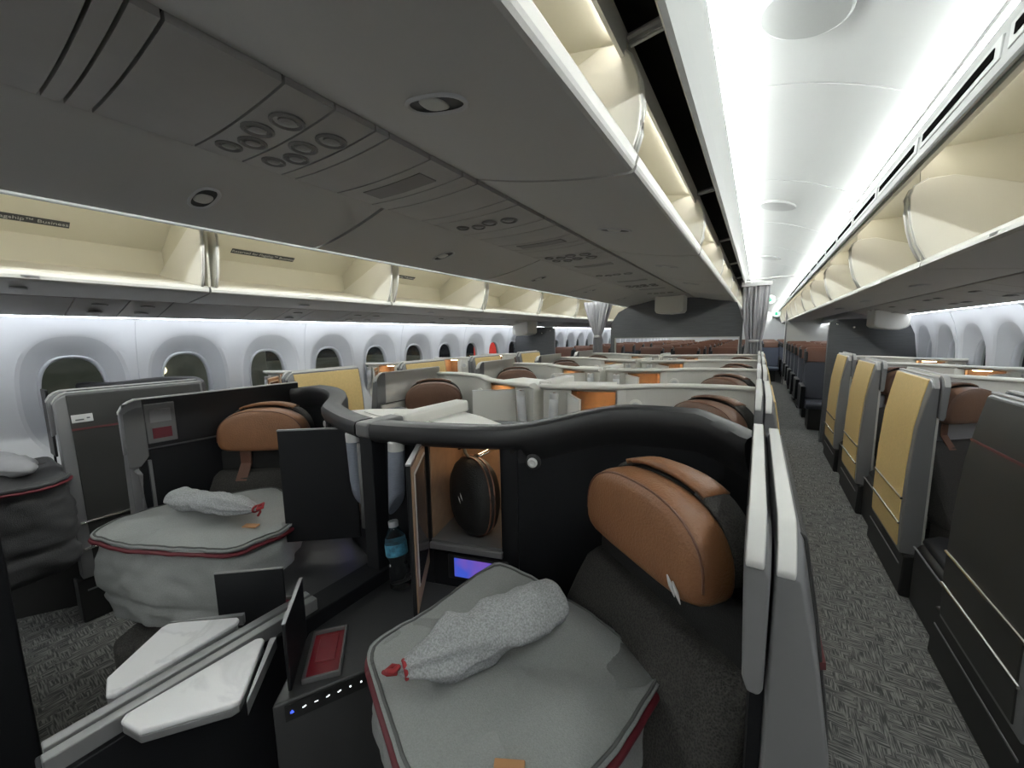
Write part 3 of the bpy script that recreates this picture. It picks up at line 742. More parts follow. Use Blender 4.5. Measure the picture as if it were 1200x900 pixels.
# ------------------------------------------------------------------ suite seats
def dshape(w, h, n=26):
    """half-ellipse headrest outline, flat side down, with rounded corners"""
    P = []
    for k in range(n+1):
        a = PI*k/n; P.append((w*math.copysign(abs(math.cos(a))**.85, math.cos(a)), h*abs(math.sin(a))**.75))
    P += [(-w*.985,-.018),(-w*.93,-.034),(-w*.80,-.044),(-w*.4,-.048),(w*.4,-.048),(w*.80,-.044),(w*.93,-.034),(w*.985,-.018)]
    return P
def suite_seat(s, front):
    t = thing('suite_armchair', (0,0,0))
    R = Vector((.80,-.60,0)).normalized(); F = Vector((-.60,-.80,0)).normalized()  # along the back (towards the aisle), facing direction
    if s < 0: R = Vector((-R.x,R.y,0)); F = Vector((-F.x,F.y,0))
    c = Vector((.908*s,.90,0)); LE = 'leather' if front else 'leather3'
    up = Vector((0,0,1))
    def T(a, b, z): return c+R*a+F*b+up*z
    # headrest: thick D-shaped leather pad leaning on a deeper fabric shell
    D0 = dshape(.204,.150)
    def ring(sc, dep, dz=0, D=D0): return [T(x*sc, dep, .980+dz+y*sc) for x,y in D]
    hd = MB().loft([ring(.97,.0),ring(1.0,.012),ring(1.0,.05),ring(.975,.068),ring(.93,.078),ring(.80,.084),ring(.45,.087)]).build('headrest', LE, t, smooth=True)
    # seam welt
    MB().tube([T(x*.955,.0745,.980+y*.955) for x,y in D0[:27]], .0025, 6).build('headrest_seam','leather2', hd, smooth=True)
    # deeper shell behind: brown band in the middle, tweed shoulders
    D2 = dshape(.198,.166)
    idx = list(range(0,27))
    def shell(i0, i1, name, m, grow):
        rings = []
        for dep, sc in ((-.085,.80),(-.075,.93),(-.05,.99),(-.02,1.0),(.005,1.0)):
            rings.append([T(D2[i][0]*sc*grow, dep, .980+D2[i][1]*sc*grow) for i in range(i0,i1+1)])
        a = MB().loft(rings, cap=False, closed=False)
        o = a.build(name, m, hd, smooth=True); o.modifiers.new('sol','SOLIDIFY').thickness = .012
    shell(0,9,'headrest_shoulder','tweed',1.0); shell(17,26,'headrest_shoulder','tweed',1.0); shell(8,18,'headrest_band',LE,1.03)
    MB().loft([[T(x*.95,-.05,.980+y*.95) for x,y in D2],[T(x*.9,.0,.980+y*.9) for x,y in D2]]).build('headrest_core','blackfab', hd)
    # small badge of two slanted strokes low on the pad
    bd = MB()
    for (a,z,l) in ((.120,.955,.030),(.135,.950,.028)):
        p0 = T(a*1.0,.0885,z+.022); p1 = T(a+.022,.0885,z-.012)
        bd.tube([p0,(p0+p1)/2,p1],[.0015,.0045,.001], 6)
    if s > 0: bd.build('badge','greybadge', hd)
    # backrest: recessed upper board, tweed pad below
    MB().loft([[T(a, b, z) for a,b in ((-.25,-.05),(.25,-.05),(.25,.0),(-.25,.0))] for z in (.60,.93)]).build('backrest_board','blackfab' if front else 'paleclo', t, bevel=.02)
    rg = []
    for z, b0, b1, w in ((.40,.10,.24,.27),(.46,.08,.235,.275),(.60,.02,.16,.275),(.74,-.02,.09,.27),(.80,-.03,.06,.262),(.825,-.03,.03,.25)):
        rg.append([T(-w,b0,z),T(-w,b1-.03,z),T(-w+.03,b1,z),T(-.1,b1+.006,z),T(.1,b1+.006,z),T(w-.03,b1,z),T(w,b1-.03,z),T(w,b0,z)])
    MB().loft(rg).build('backrest','tweed', t, bevel=.012)
    # seat cushion
    rg = []
    for z, e in ((.30,-.01),(.32,0),(.41,0),(.43,-.015)):
        rg.append([T(-.26-e,.10,z),T(.26+e,.10,z),T(.26+e,.60+e,z),T(.22+e,.64+e,z),T(-.22-e,.64+e,z),T(-.26-e,.60+e,z)])
    MB().loft(rg).build('seat_cushion','tweed', t, bevel=.012)
    MB().loft([[T(a,b,z) for a,b in ((-.22,.0),(.22,.0),(.22,.55),(-.22,.55))] for z in (0,.30)]).build('seat_base','black', t)
    # shoulder belt tab below the headrest
    if s < 0 or not front: MB().loft([[T(a,b,z) for a,b in ((.085,.012+f),(.135,.012+f),(.135,.018+f),(.085,.018+f))] for z,f in ((.79,.055),(.86,.0),(.93,.0))]).build('belt_tab','leather2', t)
    return t
def seats():
    P = {}
    def put(s, loc, lab, grp, front=False):
        key = (s, front)
        if key not in P: o = P[key] = suite_seat(s, front); o.location = loc
        else: o = copy_tree(P[key], None, loc, lab)
        tag(o, lab, 'airline seat', grp)
        if abs(loc[0]) > 1:
            o.scale = (.85,1,1); o.location.x = loc[0]-.162*(1 if loc[0] > 0 else -1)
    for k, y in enumerate(OFF):
        for s in (1,-1):
            sd = 'right' if s > 0 else 'left'
            put(s, (0,y,0), ('armchair with a caramel headrest in the black front suite by the %s aisle' if k == 0 else 'brown-headrest armchair in the centre block by the %s aisle, suite row '+str(k+1)) % sd, 'centre suite seats', k == 0)
    for k, y in enumerate([1.07,2.24,3.38,4.48]): put(-1, (2.98,y,0), 'brown-headrest seat in the right window suite, %s back' % ORD[k], 'right window suite seats')
    for k, y in enumerate([-.2,.93,2.02,3.12,4.22]): put(1, (-2.98,y,0), 'brown-headrest seat in the left window suite, %s back' % ORD[k], 'left window suite seats')
seats()

# ------------------------------------------------------------------ front console: rails, tables, flaps, trays
def front_console():
    t = thing('centre_console', (0,0,0), 'low black console with twin grey rails between the two front centre suites', 'console')
    MB().box(-.045,.045,.04,.86,.02,.665).build('console_body','dark', t, bevel=.004)
    MB().box(-.030,-.004,.05,.56,.660,.700).build('rail','dsilver', t, bevel=.003)
    MB().box(.006,.032,.045,.56,.660,.700).build('rail','dsilver', t, bevel=.003)
    MB().box(-.004,.006,.05,.55,.660,.684).build('rail_gap','black', t)
    MB().box(-.034,.034,.56,.83,.60,.64).build('ledge','deck', t, bevel=.004)
    for s in (1,-1):
        P = [(.040,.152),(.052,.142),(.112,.155),(.205,.275),(.207,.290),(.186,.310),(.075,.398),(.062,.398),(.052,.388)]
        tb = MB().prism([(s*x,y) for x,y in P], .6935, .7055); 
        o = tb.build('side_table','marble', None, bevel=.004)
        tag(o, 'white marble-look side table on the %s of the console rails' % ('right' if s > 0 else 'left'), 'side table', 'folding marble side tables')
        MB().prism([(s*(x*.97+.003),y*.98+.004) for x,y in P], .676, .6935).build('table_tray','dsilver', o, bevel=.003)
        MB().box(min(s*.04,s*.08),max(s*.04,s*.08),.20,.34,.64,.676).build('table_arm','grey', o)
        # bracket beyond the table
        MB().prism([(s*.21,.30),(s*.222,.295),(s*.085,.42),(s*.075,.41)], .672, .700).build('table_bracket','dsilver', t)
        # lidded cubby
        par = SUITES[(s,0)]
        a = Vector((.05,.515)); b = Vector((.19,.397)); u = (b-a).normalized(); q = Vector((-u.y,u.x)); 
        if q.y < 0: q = -q
        def quad(p0,p1,w,z0,z1):
            c = [p0,p1,p1+w,p0+w]; return MB().prism([(s*p.x,p.y) for p in c], z0, z1)
        lid = quad(a,b,q*-.008,.622,.795).build('cubby_lid','dark', par, bevel=.003)
        quad(a,b,q*-.0085,.7945,.797).build('lid_edge','dsilver', lid)
        # tray: frame and red well
        p = a+q*.018+u*.005; L = .165; Wd = .088
        fr = MB()
        for (u0,u1,v0,v1) in ((0,L,0,.006),(0,L,Wd-.006,Wd),(0,.006,0,Wd),(L-.006,L,0,Wd)):
            c = [p+u*u0+q*v0,p+u*u1+q*v0,p+u*u1+q*v1,p+u*u0+q*v1]; m2 = MB().prism([(s*k.x,k.y) for k in c], .6195,.634); fr.add(m2.v,m2.f)
        tr = fr.build('cubby_frame','grey', par, bevel=.002)
        c = [p+u*.006+q*.006,p+u*(L-.006)+q*.006,p+u*(L-.006)+q*(Wd-.006),p+u*.006+q*(Wd-.006)]
        MB().prism([(s*k.x,k.y) for k in c], .6195,.6225).build('cubby_lining','redbright', tr)
        c2 = [p+u*.02+q*.02,p+u*(L-.055)+q*.02,p+u*(L-.055)+q*(Wd-.02),p+u*.02+q*(Wd-.02)]
        MB().prism([(s*k.x,k.y) for k in c2], .6225,.626).build('lining_fold','redbright', tr, bevel=.003)
        # lit seat controls on the console's front edge
        e0 = Vector((.205,.372)); e1 = Vector((.287,.531)); eu = (e1-e0).normalized(); en = Vector((eu.y,-eu.x))
        st_ = [e0, e1, e1+en*.004, e0+en*.004]
        cp = MB().prism([(s*k.x,k.y) for k in st_], .575,.615).build('control_strip','black', par)
        L = (e1-e0).length
        for j in range(7):
            uu = .014+j*(L-.028)/6; c0 = e0+eu*uu+en*.004
            if j in (0,): sh = [(-.004,-.003,.004,-.0015),(-.004,0,.003,.0015),(-.001,-.004,.001,.004)]
            elif j < 5: sh = [(-.004,-.0015,.001,.0005),(.0,.0,.004,.0022)] if j != 2 else [(-.004,-.0007,.004,.0007)]
            else: sh = [(-.002,-.002,.002,.002)]
            mb = MB()
            for (a0_,b0_,a1_,b1_) in sh:
                q0 = c0+eu*a0_; q1 = c0+eu*a1_; w = [q0,q1,q1+en*.001,q0+en*.001]
                m2 = MB().prism([(s*k.x,k.y) for k in w], .596+b0_, .596+b1_); mb.add(m2.v,m2.f)
            mb.build('control_icon','iconblue' if j == 0 else 'icon', cp)
M['redbright'] = mat('red_tray', (.17,.006,.014), .4)
front_console()

# cushion tops of the two dark decks get a fine joint line
# ------------------------------------------------------------------ safety placard + handle on the front left fin
def fin_extras():
    par = SUITES[(-1,0)]
    MB().box(-1.079,-1.072,.50+.0,.60,1.02,1.19).build('placard_frame','grey', par, bevel=.003)
    MB().box(-1.074,-1.070,.515,.585,1.11,1.165).build('placard_window','dsilver', par)
    MB().box(-1.074,-1.070,.518,.582,1.04,1.085).build('red_notice','piping', par)
    MB().prism([(.435,1.20),(.50,1.20),(.50,.97),(.47,.93),(.435,.93)], -1.083,-1.079, 'x').build('edge_plate','grey', par, bevel=.003)
    MB().tube([(-1.085,.455,.92),(-1.070,.462,.90),(-1.070,.462,.74),(-1.085,.455,.72)], .008, 8).build('door_handle','dsilver', par, smooth=True)
    MB().box(-1.095,-1.08,.495,.505,.70,.95).build('door_guide','dsilver', par)
fin_extras()
for o in bpy.data.objects:
    if o.get('label') == 'black window suite with a charcoal aisle panel beside the far aisle':
        # suite number plate, on the aisle face
        pl = MB().prism([(1.1610,1.090),(1.1680,1.050),(1.1655,1.0495),(1.1585,1.0895)], .60,.675,'y').shift((.003,0,0)).build('number_plate','lettering', o, bevel=.003)
        for (ya,yb,z) in ((.612,.642,1.064),(.652,.664,1.070)):
            xx = 1.1701-(z-1.070)*.17
            MB().prism([(xx,z+.003),(xx+.0008,z+.003),(xx+.0018,z-.003),(xx+.001,z-.003)], ya, yb, 'y').build('plate_marking','label', pl)

# ------------------------------------------------------------------ bedding bags
def wr(p, f, a, sd=0.): return a*noise.noise(Vector((p[0]*f+sd,p[1]*f,p[2]*f)))
def rounded(poly, r=.05, n=6):
    out = []; N = len(poly)
    for i in range(N):
        p = Vector(poly[i]); a = (Vector(poly[i-1])-p); b = (Vector(poly[(i+1)%N])-p)
        ra = min(r, a.length*.45); rb = min(r, b.length*.45); a = a.normalized()*ra; b = b.normalized()*rb
        for k in range(n+1):
            t = k/n; q = p+a*(1-t)**2+b*t*t; out.append((q.x,q.y))
    return out
def resample(P, n):
    P = [Vector(p) for p in P]; L = [0]
    for i in range(len(P)): L.append(L[-1]+(P[(i+1)%len(P)]-P[i]).length)
    out = []
    for k in range(n):
        d = L[-1]*k/n; i = max(j for j in range(len(P)) if L[j] <= d+1e-9); t = (d-L[i])/max(1e-9,L[i+1]-L[i]); q = P[i]+(P[(i+1)%len(P)]-P[i])*t; out.append((q.x,q.y))
    return out
def bag(name, foot, z0, z1, lab, grp, m='bag', lid=True, seed=0., tagpos=None, curl=None, belt=None, cat='bedding bag'):
    c = Vector((sum(p[0] for p in foot)/len(foot), sum(p[1] for p in foot)/len(foot)))
    t = thing(name, (c.x,c.y,z0), lab, cat, grp)
    F = resample(rounded(foot,.06), 110)
    cc = Vector((c.x,c.y))
    def off(p, sc): q = (Vector(p)-cc)*sc; return q
    rings = []; H = z1-z0
    for k in range(30):
        u = k/29
        sc = .90+.12*math.sin(PI*min(1,u*1.08))**.6 if u < .93 else 1.0-.02*(u-.93)/.07
        if u < .06: sc = .80+u/.06*.12
        r = []
        for p in F:
            q = off(p, sc); P3 = Vector((q.x,q.y,u*H))
            fold = wr(P3, 6, .026, seed)+wr((P3.x,P3.y,P3.z*1.6), 16, .014, seed+9)
            if belt and abs(u-belt) < .06: fold -= .016*(1-abs(u-belt)/.06)
            dn = q.normalized()*fold
            r.append((q.x+dn.x, q.y+dn.y, u*H+wr(P3, 9, .006, seed+3)))
        rings.append(r)
    MB().loft(rings).build('bag_body', m, t, smooth=True)
    if lid:
        rings = []
        def ztop(q, sc):
            z = H+.004+.016*(1-sc*sc)+wr((q.x,q.y,.3), 6, .034, seed+5)*(1-sc**6*.6)+wr((q.x,q.y,.8), 26, .004, seed)
            if curl:
                d = (Vector((q.x,q.y))-Vector((curl[0]-cc.x,curl[1]-cc.y))).length
                z += curl[2]*max(0,1-d/curl[3])**1.5
            return z
        for k, sc in enumerate((1.0,1.035,1.04,1.025,.99,.95,.88,.78,.66,.52,.38,.24,.12,.03)):
            r = []
            for p in F:
                q = off(p, sc); z = ztop(q, sc) if k > 1 else ztop(q,1)-(.016 if k == 0 else .008)
                r.append((q.x,q.y,z))
            rings.append(r)
        ld = MB().loft(rings).build('bag_lid', m, t, smooth=True)
        # hem around the lid
        hem = [(off(p,1.005).x, off(p,1.005).y, ztop(off(p,1.0),1.0)+.0015) for p in F]
        MB().tube(hem+[hem[0]], .0035, 6, flat=.6).build('lid_hem','hem', ld, smooth=True)
        pip = [(off(p,1.035).x, off(p,1.035).y, ztop(off(p,1.0),1.0)-.020) for p in F]
        MB().tube(pip+[pip[0]], .0085, 8, flat=.8).build('piping','piping', ld, smooth=True)
        if tagpos:
            q = Vector((tagpos[0],tagpos[1]))-cc; z = ztop(q,.8)
            MB().obox((q.x,q.y), tagpos[2], .026, .013, z+.002, z+.008).build('leather_tag','tan', ld, bevel=.002)
    return t
M['hem'] = mat('dark_hem', (.085,.09,.088), .9)
K = 1.045
def cam_shift(p, k): return (1.08-(1.08-p[0])*k, p[1]*k)
right_foot = [(.345,.50),(.455,.885),(.57,.905),(.945,.80),(.90,.56),(.84,.42),(.66,.35)]
bag('bedding_bag', right_foot, .43, .735, 'grey canvas bedding bag with red piping on the front centre seat by the near aisle', 'bedding bags', seed=1.3, tagpos=(.77,.455,(.85,.45)), curl=(.45,.88,.045,.24))
left_foot = [(-.90,.27),(-.60,.36),(-.34,.50),(-.34,.66),(-.47,.80),(-.78,.84),(-.97,.60),(-1.0,.36)]
bag('bedding_bag', left_foot, .43, .765, 'grey canvas bedding bag with a tan tag on the front centre seat toward the windows', 'bedding bags', seed=4.1, tagpos=(-.45,.60,(.8,.45)), belt=.33)
far_foot = [(-2.38,-.02),(-1.74,-.02),(-1.70,.05),(-1.70,.30),(-1.76,.36),(-2.36,.36)]
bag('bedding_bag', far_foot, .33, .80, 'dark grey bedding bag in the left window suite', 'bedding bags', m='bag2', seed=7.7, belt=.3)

def pouch(p0, p1, r, lab, knot=True, m='jersey', seed=0., flat=.8, nm='pyjama_pouch'):
    p0 = Vector(p0); p1 = Vector(p1); mid = (p0+p1)/2
    t = thing(nm, (mid.x,mid.y,min(p0.z,p1.z)-r*flat), lab, 'drawstring pouch', 'rolled drawstring pouches on the bags')
    base = Vector(t.location); A = (p1-p0); L = A.length; A = A.normalized(); U = A.cross(Vector((0,0,1))).normalized(); W = U.cross(A)
    rings = []; N = 48; K = 34
    for k in range(K):
        u = k/(K-1)
        rad = r*(min(1, (.12+(u/.30)**.75*.88) if u < .30 else 1))*(1.0+.08*u)
        if u > .93: rad *= math.sqrt(max(.02,1-((u-.93)/.075)**2))
        ring = []
        for j in range(N):
            a = 2*PI*j/N; d = U*math.cos(a)+W*math.sin(a)*flat
            pl = 1+ ((.20*math.sin(a*8+seed+u*5)+.08*math.sin(a*15+u*9))*(max(0,1-u/.6)) if knot else 0)
            P3 = base+A*(u*L)+d*rad
            w = 1+5.0*wr(P3*1.0, 14, .06, seed)+2.0*wr(P3, 38, .06, seed+2)
            sag = .9 if math.sin(a) < 0 else 1
            ring.append(p0+A*(u*L)+d*rad*pl*w*sag-base)
        rings.append(ring)
    MB().loft(rings).build('pouch_body', m, t, smooth=True)
    if not knot: return t
    MB().tube([p0-base+A*(.012)+(U*math.cos(b)+W*math.sin(b)*flat)*r*.30 for b in [2*PI*i/14 for i in range(15)]], .004, 8).build('drawstring','cord', t, smooth=True)
    q = p0-base
    kn = MB()
    kn.tube([q+U*.0+Vector((0,0,.012)), q-A*.012+U*.012+Vector((0,0,.018)), q-A*.022-U*.004+Vector((0,0,.010)), q-A*.010-U*.014+Vector((0,0,.006)), q+Vector((0,0,.010))], .0055, 8)
    kn.tube([q-A*.004, q-A*.020-U*.012+Vector((0,0,-.004)), q-A*.026-U*.028+Vector((0,0,-.010))], .004, 8)
    kn.build('cord_knot','cord', t, smooth=True)
    return t
pouch((.52,.445,.80), (.715,.775,.825), .060, 'heather grey rolled pouch with a red knot lying on the bag beside the near aisle', seed=.4)
pouch((-.46,.635,.825), (-.86,.50,.83), .050, 'heather grey rolled pouch lying on the bag with the tan tag', seed=2.2, flat=.7)
pouch((-1.74,.24,.865), (-2.25,.16,.85), .065, 'pale grey rolled pouch lying on the dark bag in the left window suite', m='paleclo', seed=5., knot=False)

# ------------------------------------------------------------------ bottle, headphone cases
def bottle(x, y, z, rz, lab):
    t = thing('water_bottle', (x,y,z), lab, 'water bottle')
    pr = [(.006,.004),(.026,.0),(.031,.006),(.031,.02),(.029,.026),(.031,.032),(.029,.040),(.031,.048),(.029,.056),(.026,.066),(.0245,.080),(.028,.092),(.0315,.100),(.0315,.135),(.029,.150),(.022,.166),(.0135,.180),(.0125,.186)]
    MB().lathe(pr, (0,0,0), 26).build('bottle_body','pet', t, smooth=True)
    MB().lathe([(.0318,.100),(.0322,.101),(.0322,.134),(.0318,.135)], (0,0,0), 26).build('label_band','bottlelabel', t, smooth=False)
    MB().lathe([(.0145,.182),(.0145,.198),(.013,.200)], (0,0,0), 22).build('bottle_cap','bottlecap', t)
    t.rotation_euler = (-.05, -.17, rz); t.scale = (1.12,1.12,1.1)
    return t
bottle(.118,.795,.6285,0.,'half-litre water bottle standing on the console beside the open locker door')
def headphone_case(loc, rz, lab, sc=1.):
    t = thing('headphone_case', loc, lab, 'headphone case', 'headphone cases in the lockers', rz=rz)
    def ring(k, d): 
        n = 30; return [(d, .098*k*sc*math.copysign(abs(math.cos(2*PI*i/n))**.8, math.cos(2*PI*i/n)), (.128+.125*k*math.copysign(abs(math.sin(2*PI*i/n))**.85, math.sin(2*PI*i/n)))*sc) for i in range(n)]
    rg = [ring(.55,-.052),ring(.80,-.046),ring(.94,-.030),ring(1.,-.008),ring(1.0,.008),ring(.94,.030),ring(.80,.046),ring(.55,.052)]
    MB().loft(rg).build('case_body','blackfab', t, smooth=True)
    for d in (-.009,.009):
        rr = ring(1.004,d); MB().tube(rr+[rr[0]], .0028, 6).build('zip','leather2', t, smooth=True)
    MB().tube([(-.012,.0,.248*sc),(-.01,.03,.262*sc),(0,.055,.275*sc),(.0,.085,.262*sc)], .006, 8, flat=.5).build('carry_loop','blackfab', t, smooth=True)
    bd = MB()
    for a in (0,.014):
        bd.tube([(-.050,.010+a,.165-a*1.2),(-.051,.0+a*.8,.145-a),(-.050,-.012+a,.125-a)], [.001,.003,.001], 6)
    bd.build('case_badge','greybadge', t)
    return t
headphone_case((.295,.975,.782), PI/2-.30, 'black oval headphone case hanging in the lit front locker', 1.06)
hk = MB(); hk.tube([(.375,1.04,1.085),(.36,.99,1.082),(.335,.965,1.066),(.315,.96,1.062)], .009, 8, flat=.7); hk.tube([(.375,1.04,1.085),(.378,1.035,1.0)], .005, 8)
hk.build('coat_hook','chrome', SUITES[(1,0)], smooth=True)
hp = None
for k in (1,2,3):
    lab = 'dark headphone case in the lit centre locker of the pale suites, row %d' % (k+1)
    if hp is None: hp = headphone_case((.31,.99+OFF[1],.782), PI/2-.3, lab, .8)
    else: copy_tree(hp, None, (.31,.99+OFF[k],.782), lab)

# ------------------------------------------------------------------ front partition by the left aisle
st(MB().box(-1.75,-.80,.0,.085,0,.90), 'wall_partition', 'dark', 'low dark partition end at the left edge', bevel=.01)

# ------------------------------------------------------------------ class dividers at the end of the suites
def divider(sx):
    P = [(1.82,.0),(1.82,1.50),(1.83,1.555),(1.865,1.583),(2.12,1.585),(2.45,1.55),(2.56,1.50),(2.60,1.40),(2.64,1.1),(2.66,.4),(2.60,0)]
    t = thing('class_divider', (0,(6.3 if sx > 0 else 5.87),0), 'dark grey partition closing the %s window suites' % ('right' if sx > 0 else 'left'), 'partition', 'partitions behind the suites')
    MB().prism([(sx*x,z) for x,z in P], 0, .035, 'y').build('partition_panel','divider', t, bevel=.004)
    e = [(sx*x,.017,z) for x,z in P[:7]]
    MB().tube(e, .008, 8).build('edge_trim','dsilver', t, smooth=True)
    for x,z in ((1.90,1.53),(2.06,1.49),(2.42,1.49)):
        MB().lathe([(.011,0),(.011,.006),(.004,.008)], (sx*x,0,z), 12, (0,-1,0)).build('fixing','chrome', t)
    b = MB().prism([(sx*(x+(.05 if sx > 0 else 0)),z) for x,z in ((2.10,1.715),(2.10,1.50),(2.13,1.475),(2.22,1.455),(2.32,1.45),(2.38,1.47),(2.40,1.50),(2.40,1.64))], (5.85 if sx > 0 else 5.45), (6.20 if sx > 0 else 5.78), 'y').build('ceiling_housing','creamblock', None, bevel=.015)
    tag(b, 'cream housing hanging below the %s window lockers in front of the partition' % ('right' if sx > 0 else 'left'), 'ceiling housing')
divider(1); divider(-1)
b = MB().prism([(-.19,2.02),(-.19,1.77),(-.165,1.735),(.0,1.722),(.165,1.735),(.19,1.77),(.19,2.02)], 5.75, 6.05, 'y').build('ceiling_housing','creamblock', None, bevel=.012)
tag(b, 'cream housing hanging below the middle of the centre lockers', 'ceiling housing')
def bulkhead():
    t = thing('centre_bulkhead', (0,6.25,0), 'dark grey bulkhead with a wide opening behind the centre suites', 'partition')
    a, b_ = -.98, .88
    arch = [(a,1.39),(b_,1.39),(b_,1.62),(.80,1.86),(.60,1.93),(0,1.99),(-.60,1.93),(-.86,1.80),(a,1.62)]
    MB().prism(arch, 0, .04, 'y').build('upper_panel','divider', t)
    MB().box(a,b_,0,.04,0,1.10).build('lower_panel','divider', t)
    MB().box(a,a+.07,0,.04,1.10,1.39).build('side_post','divider', t); MB().box(b_-.03,b_,0,.04,1.10,1.39).build('side_post','divider', t)
    for (x0,x1,z0,z1) in ((a+.07,b_-.03,1.378,1.392),(a+.068,a+.080,1.10,1.39),(b_-.042,b_-.030,1.10,1.39)):
        MB().box(x0,x1,-.008,.045,z0,z1).build('opening_trim','creamblock', t)
bulkhead()

# curtains
def curtain(x, y, ztop, zbot, w, tie, lab, wt=None, span=None):
    t = thing('curtain', (x,y,zbot), lab, 'curtain', 'gathered grey aisle curtains')
    rings = []; N = 60; K = 30
    for k in range(K):
        z = zbot+(ztop-zbot)*k/(K-1); d = abs(z-tie); f = min(1, (d/(.45 if z > tie else .35)))**.8
        ww = w*(.60+.40*f) if z > tie else w*(.60+.15*f)
        if wt and z > tie: ww = wt*(.18+.82*min(1,d/(ztop-tie)*1.05)**.8)
        row = []
        for j in range(N+1):
            u = j/N-.5; xx = u*ww; yy = .016*math.sin(u*2*PI*7+math.sin(z*5)*.6)*(.6+.4*f)+.012*math.sin(u*31+z*3)
            if wt and z > tie: xx += 0
            row.append((xx, yy, z-zbot))
        rings.append(row)
    mb = MB().loft(rings, cap=False, closed=False)
    o = mb.build('curtain_cloth','curtain', t, smooth=True); o.modifiers.new('sol','SOLIDIFY').thickness = .004
    MB().box(-w*.17-.01,w*.17+.01,-.05,.05,tie-zbot-.018,tie-zbot+.018).build('tieback','greybadge', t, bevel=.01)
    return t
c1 = curtain(1.02, 6.12, 2.10, .25, .30, 1.33, 'grey mesh curtain tied back at the right aisle beside the bulkhead')
MB().box(-.17,.17,-.045,.045,1.80,1.855).build('curtain_header','greybadge', c1, bevel=.004)
c2 = curtain(-1.16, 6.12, 1.98, .25, .24, 1.42, 'grey curtain tied back at the left aisle beside the bulkhead', wt=.50)
for sx, nm in ((1,'right'),(-1,'left')):
    o = MB().tube([(sx*.84,6.12,2.13),(sx*1.25,6.12,2.15),(sx*1.62,6.12,2.13)], .010, 8).build('curtain_rail','greybadge')
    tag(o, 'thin curtain rail across the %s aisle' % nm, 'curtain rail')
o = MB().tube([(.95,9.6,2.12),(1.60,9.6,2.12)], .010, 8).build('curtain_rail','greybadge'); tag(o, 'thin curtain rail further down the right aisle', 'curtain rail')

# ------------------------------------------------------------------ cabins behind
def pe_seat(m_head='leather2', m_body='seatblue', w=.215, top=1.20):
    t = thing('cabin_armchair', (0,0,0))
    def pr(P, x0, x1, nm, m, bev=.02): return MB().prism(P, x0, x1, 'x').build(nm, m, t, bevel=bev)
    pr([(.18,.40),(.10,.44),(.22,1.0),(.30,top-.02),(.38,top-.02),(.40,1.0),(.34,.40)], -w, w, 'seat_back', m_body)
    pr([(.205,.98),(.245,top-.05),(.275,top),(.34,top+.005),(.37,top-.03),(.30,.97)], -w*.92, w*.92, 'headrest', m_head, .02)
    for s_ in (-1,1): pr([(.19,1.0),(.235,top-.06),(.30,top-.05),(.30,.98)], s_*w*.92-.022, s_*w*.92+.022, 'headrest_wing', 'blackfab', .012)
    pr([(-.30,.34),(-.32,.40),(-.28,.45),(.16,.43),(.18,.32)], -w, w, 'seat_cushion', m_body)
    for s_ in (-1,1):
        pr([(-.26,.62),(-.28,.66),(.18,.67),(.20,.62),(.16,.32),(-.20,.32)], s_*w-.03+s_*.03, s_*w+.03+s_*.03, 'armrest', 'dark', .012)
    pr([(-.10,0),(-.10,.33),(.24,.33),(.24,0)], -w*.7, w*.7, 'seat_base', 'black', .01)
    for s_ in (-1,1): MB().tube([(s_*w+s_*.062,-.27,.655),(s_*w+s_*.062,-.20,.33),(s_*w+s_*.062,.16,.32)], .006, 6).build('side_trim','dsilver', t)
    return t
def cabins():
    p = pe_seat(); first = True; n = 0
    for r in range(6):
        y = 7.15+.97*r
        for name, xs in (('left',(-2.37,-1.90)),('centre',(-.60,0,.60)),('right',(1.90,2.37))):
            for j, x in enumerate(xs):
                pos = {2:['by the window' if name=='left' else 'on the aisle','on the aisle' if name=='left' else 'by the window'],3:['on its left side','in its middle','on its right side']}[len(xs)][j]
                lab = 'brown-headrest seat, %s block %s, row %d of the cabin behind' % (name, pos, r+1)
                if first: o = p; o.location = (x,y,0); first = False; tag(o, lab, 'cabin seat', 'seats of the cabin behind')
                else: o = copy_tree(p, None, (x,y,0), lab)
    q = pe_seat('leather2','seatblue2'  , .205, 1.16); first = True
    for r in range(6):
        y = 13.6+.80*r
        for name, xs in (('left',(-2.33,-1.86,-1.39)),('centre',(-.47,0,.47)),('right',(1.39,1.86,2.33))):
            for j, x in enumerate(xs):
                lab = 'slim blue seat in the rearmost cabin, %s block seat %d, row %d there' % (name, j+1, r+1)
                if first: o = q; o.location = (x,y,0); first = False; tag(o, lab, 'cabin seat', 'blue seats of the rearmost cabin')
                else: o = copy_tree(q, None, (x,y,0), lab)
cabins()
# galley wall edge beyond the right aisle
t = thing('cabin_monument', (1.95,12.9,0), 'pale grey cabinet wall ending the cabin behind on the right', 'cabin monument')
MB().box(-.28,.75,0,.25,0,2.05).build('monument_body','creamblock', t, bevel=.01)
MB().box(-.285,-.25,-.008,.0,0,2.05).build('monument_edge','dsilver', t)
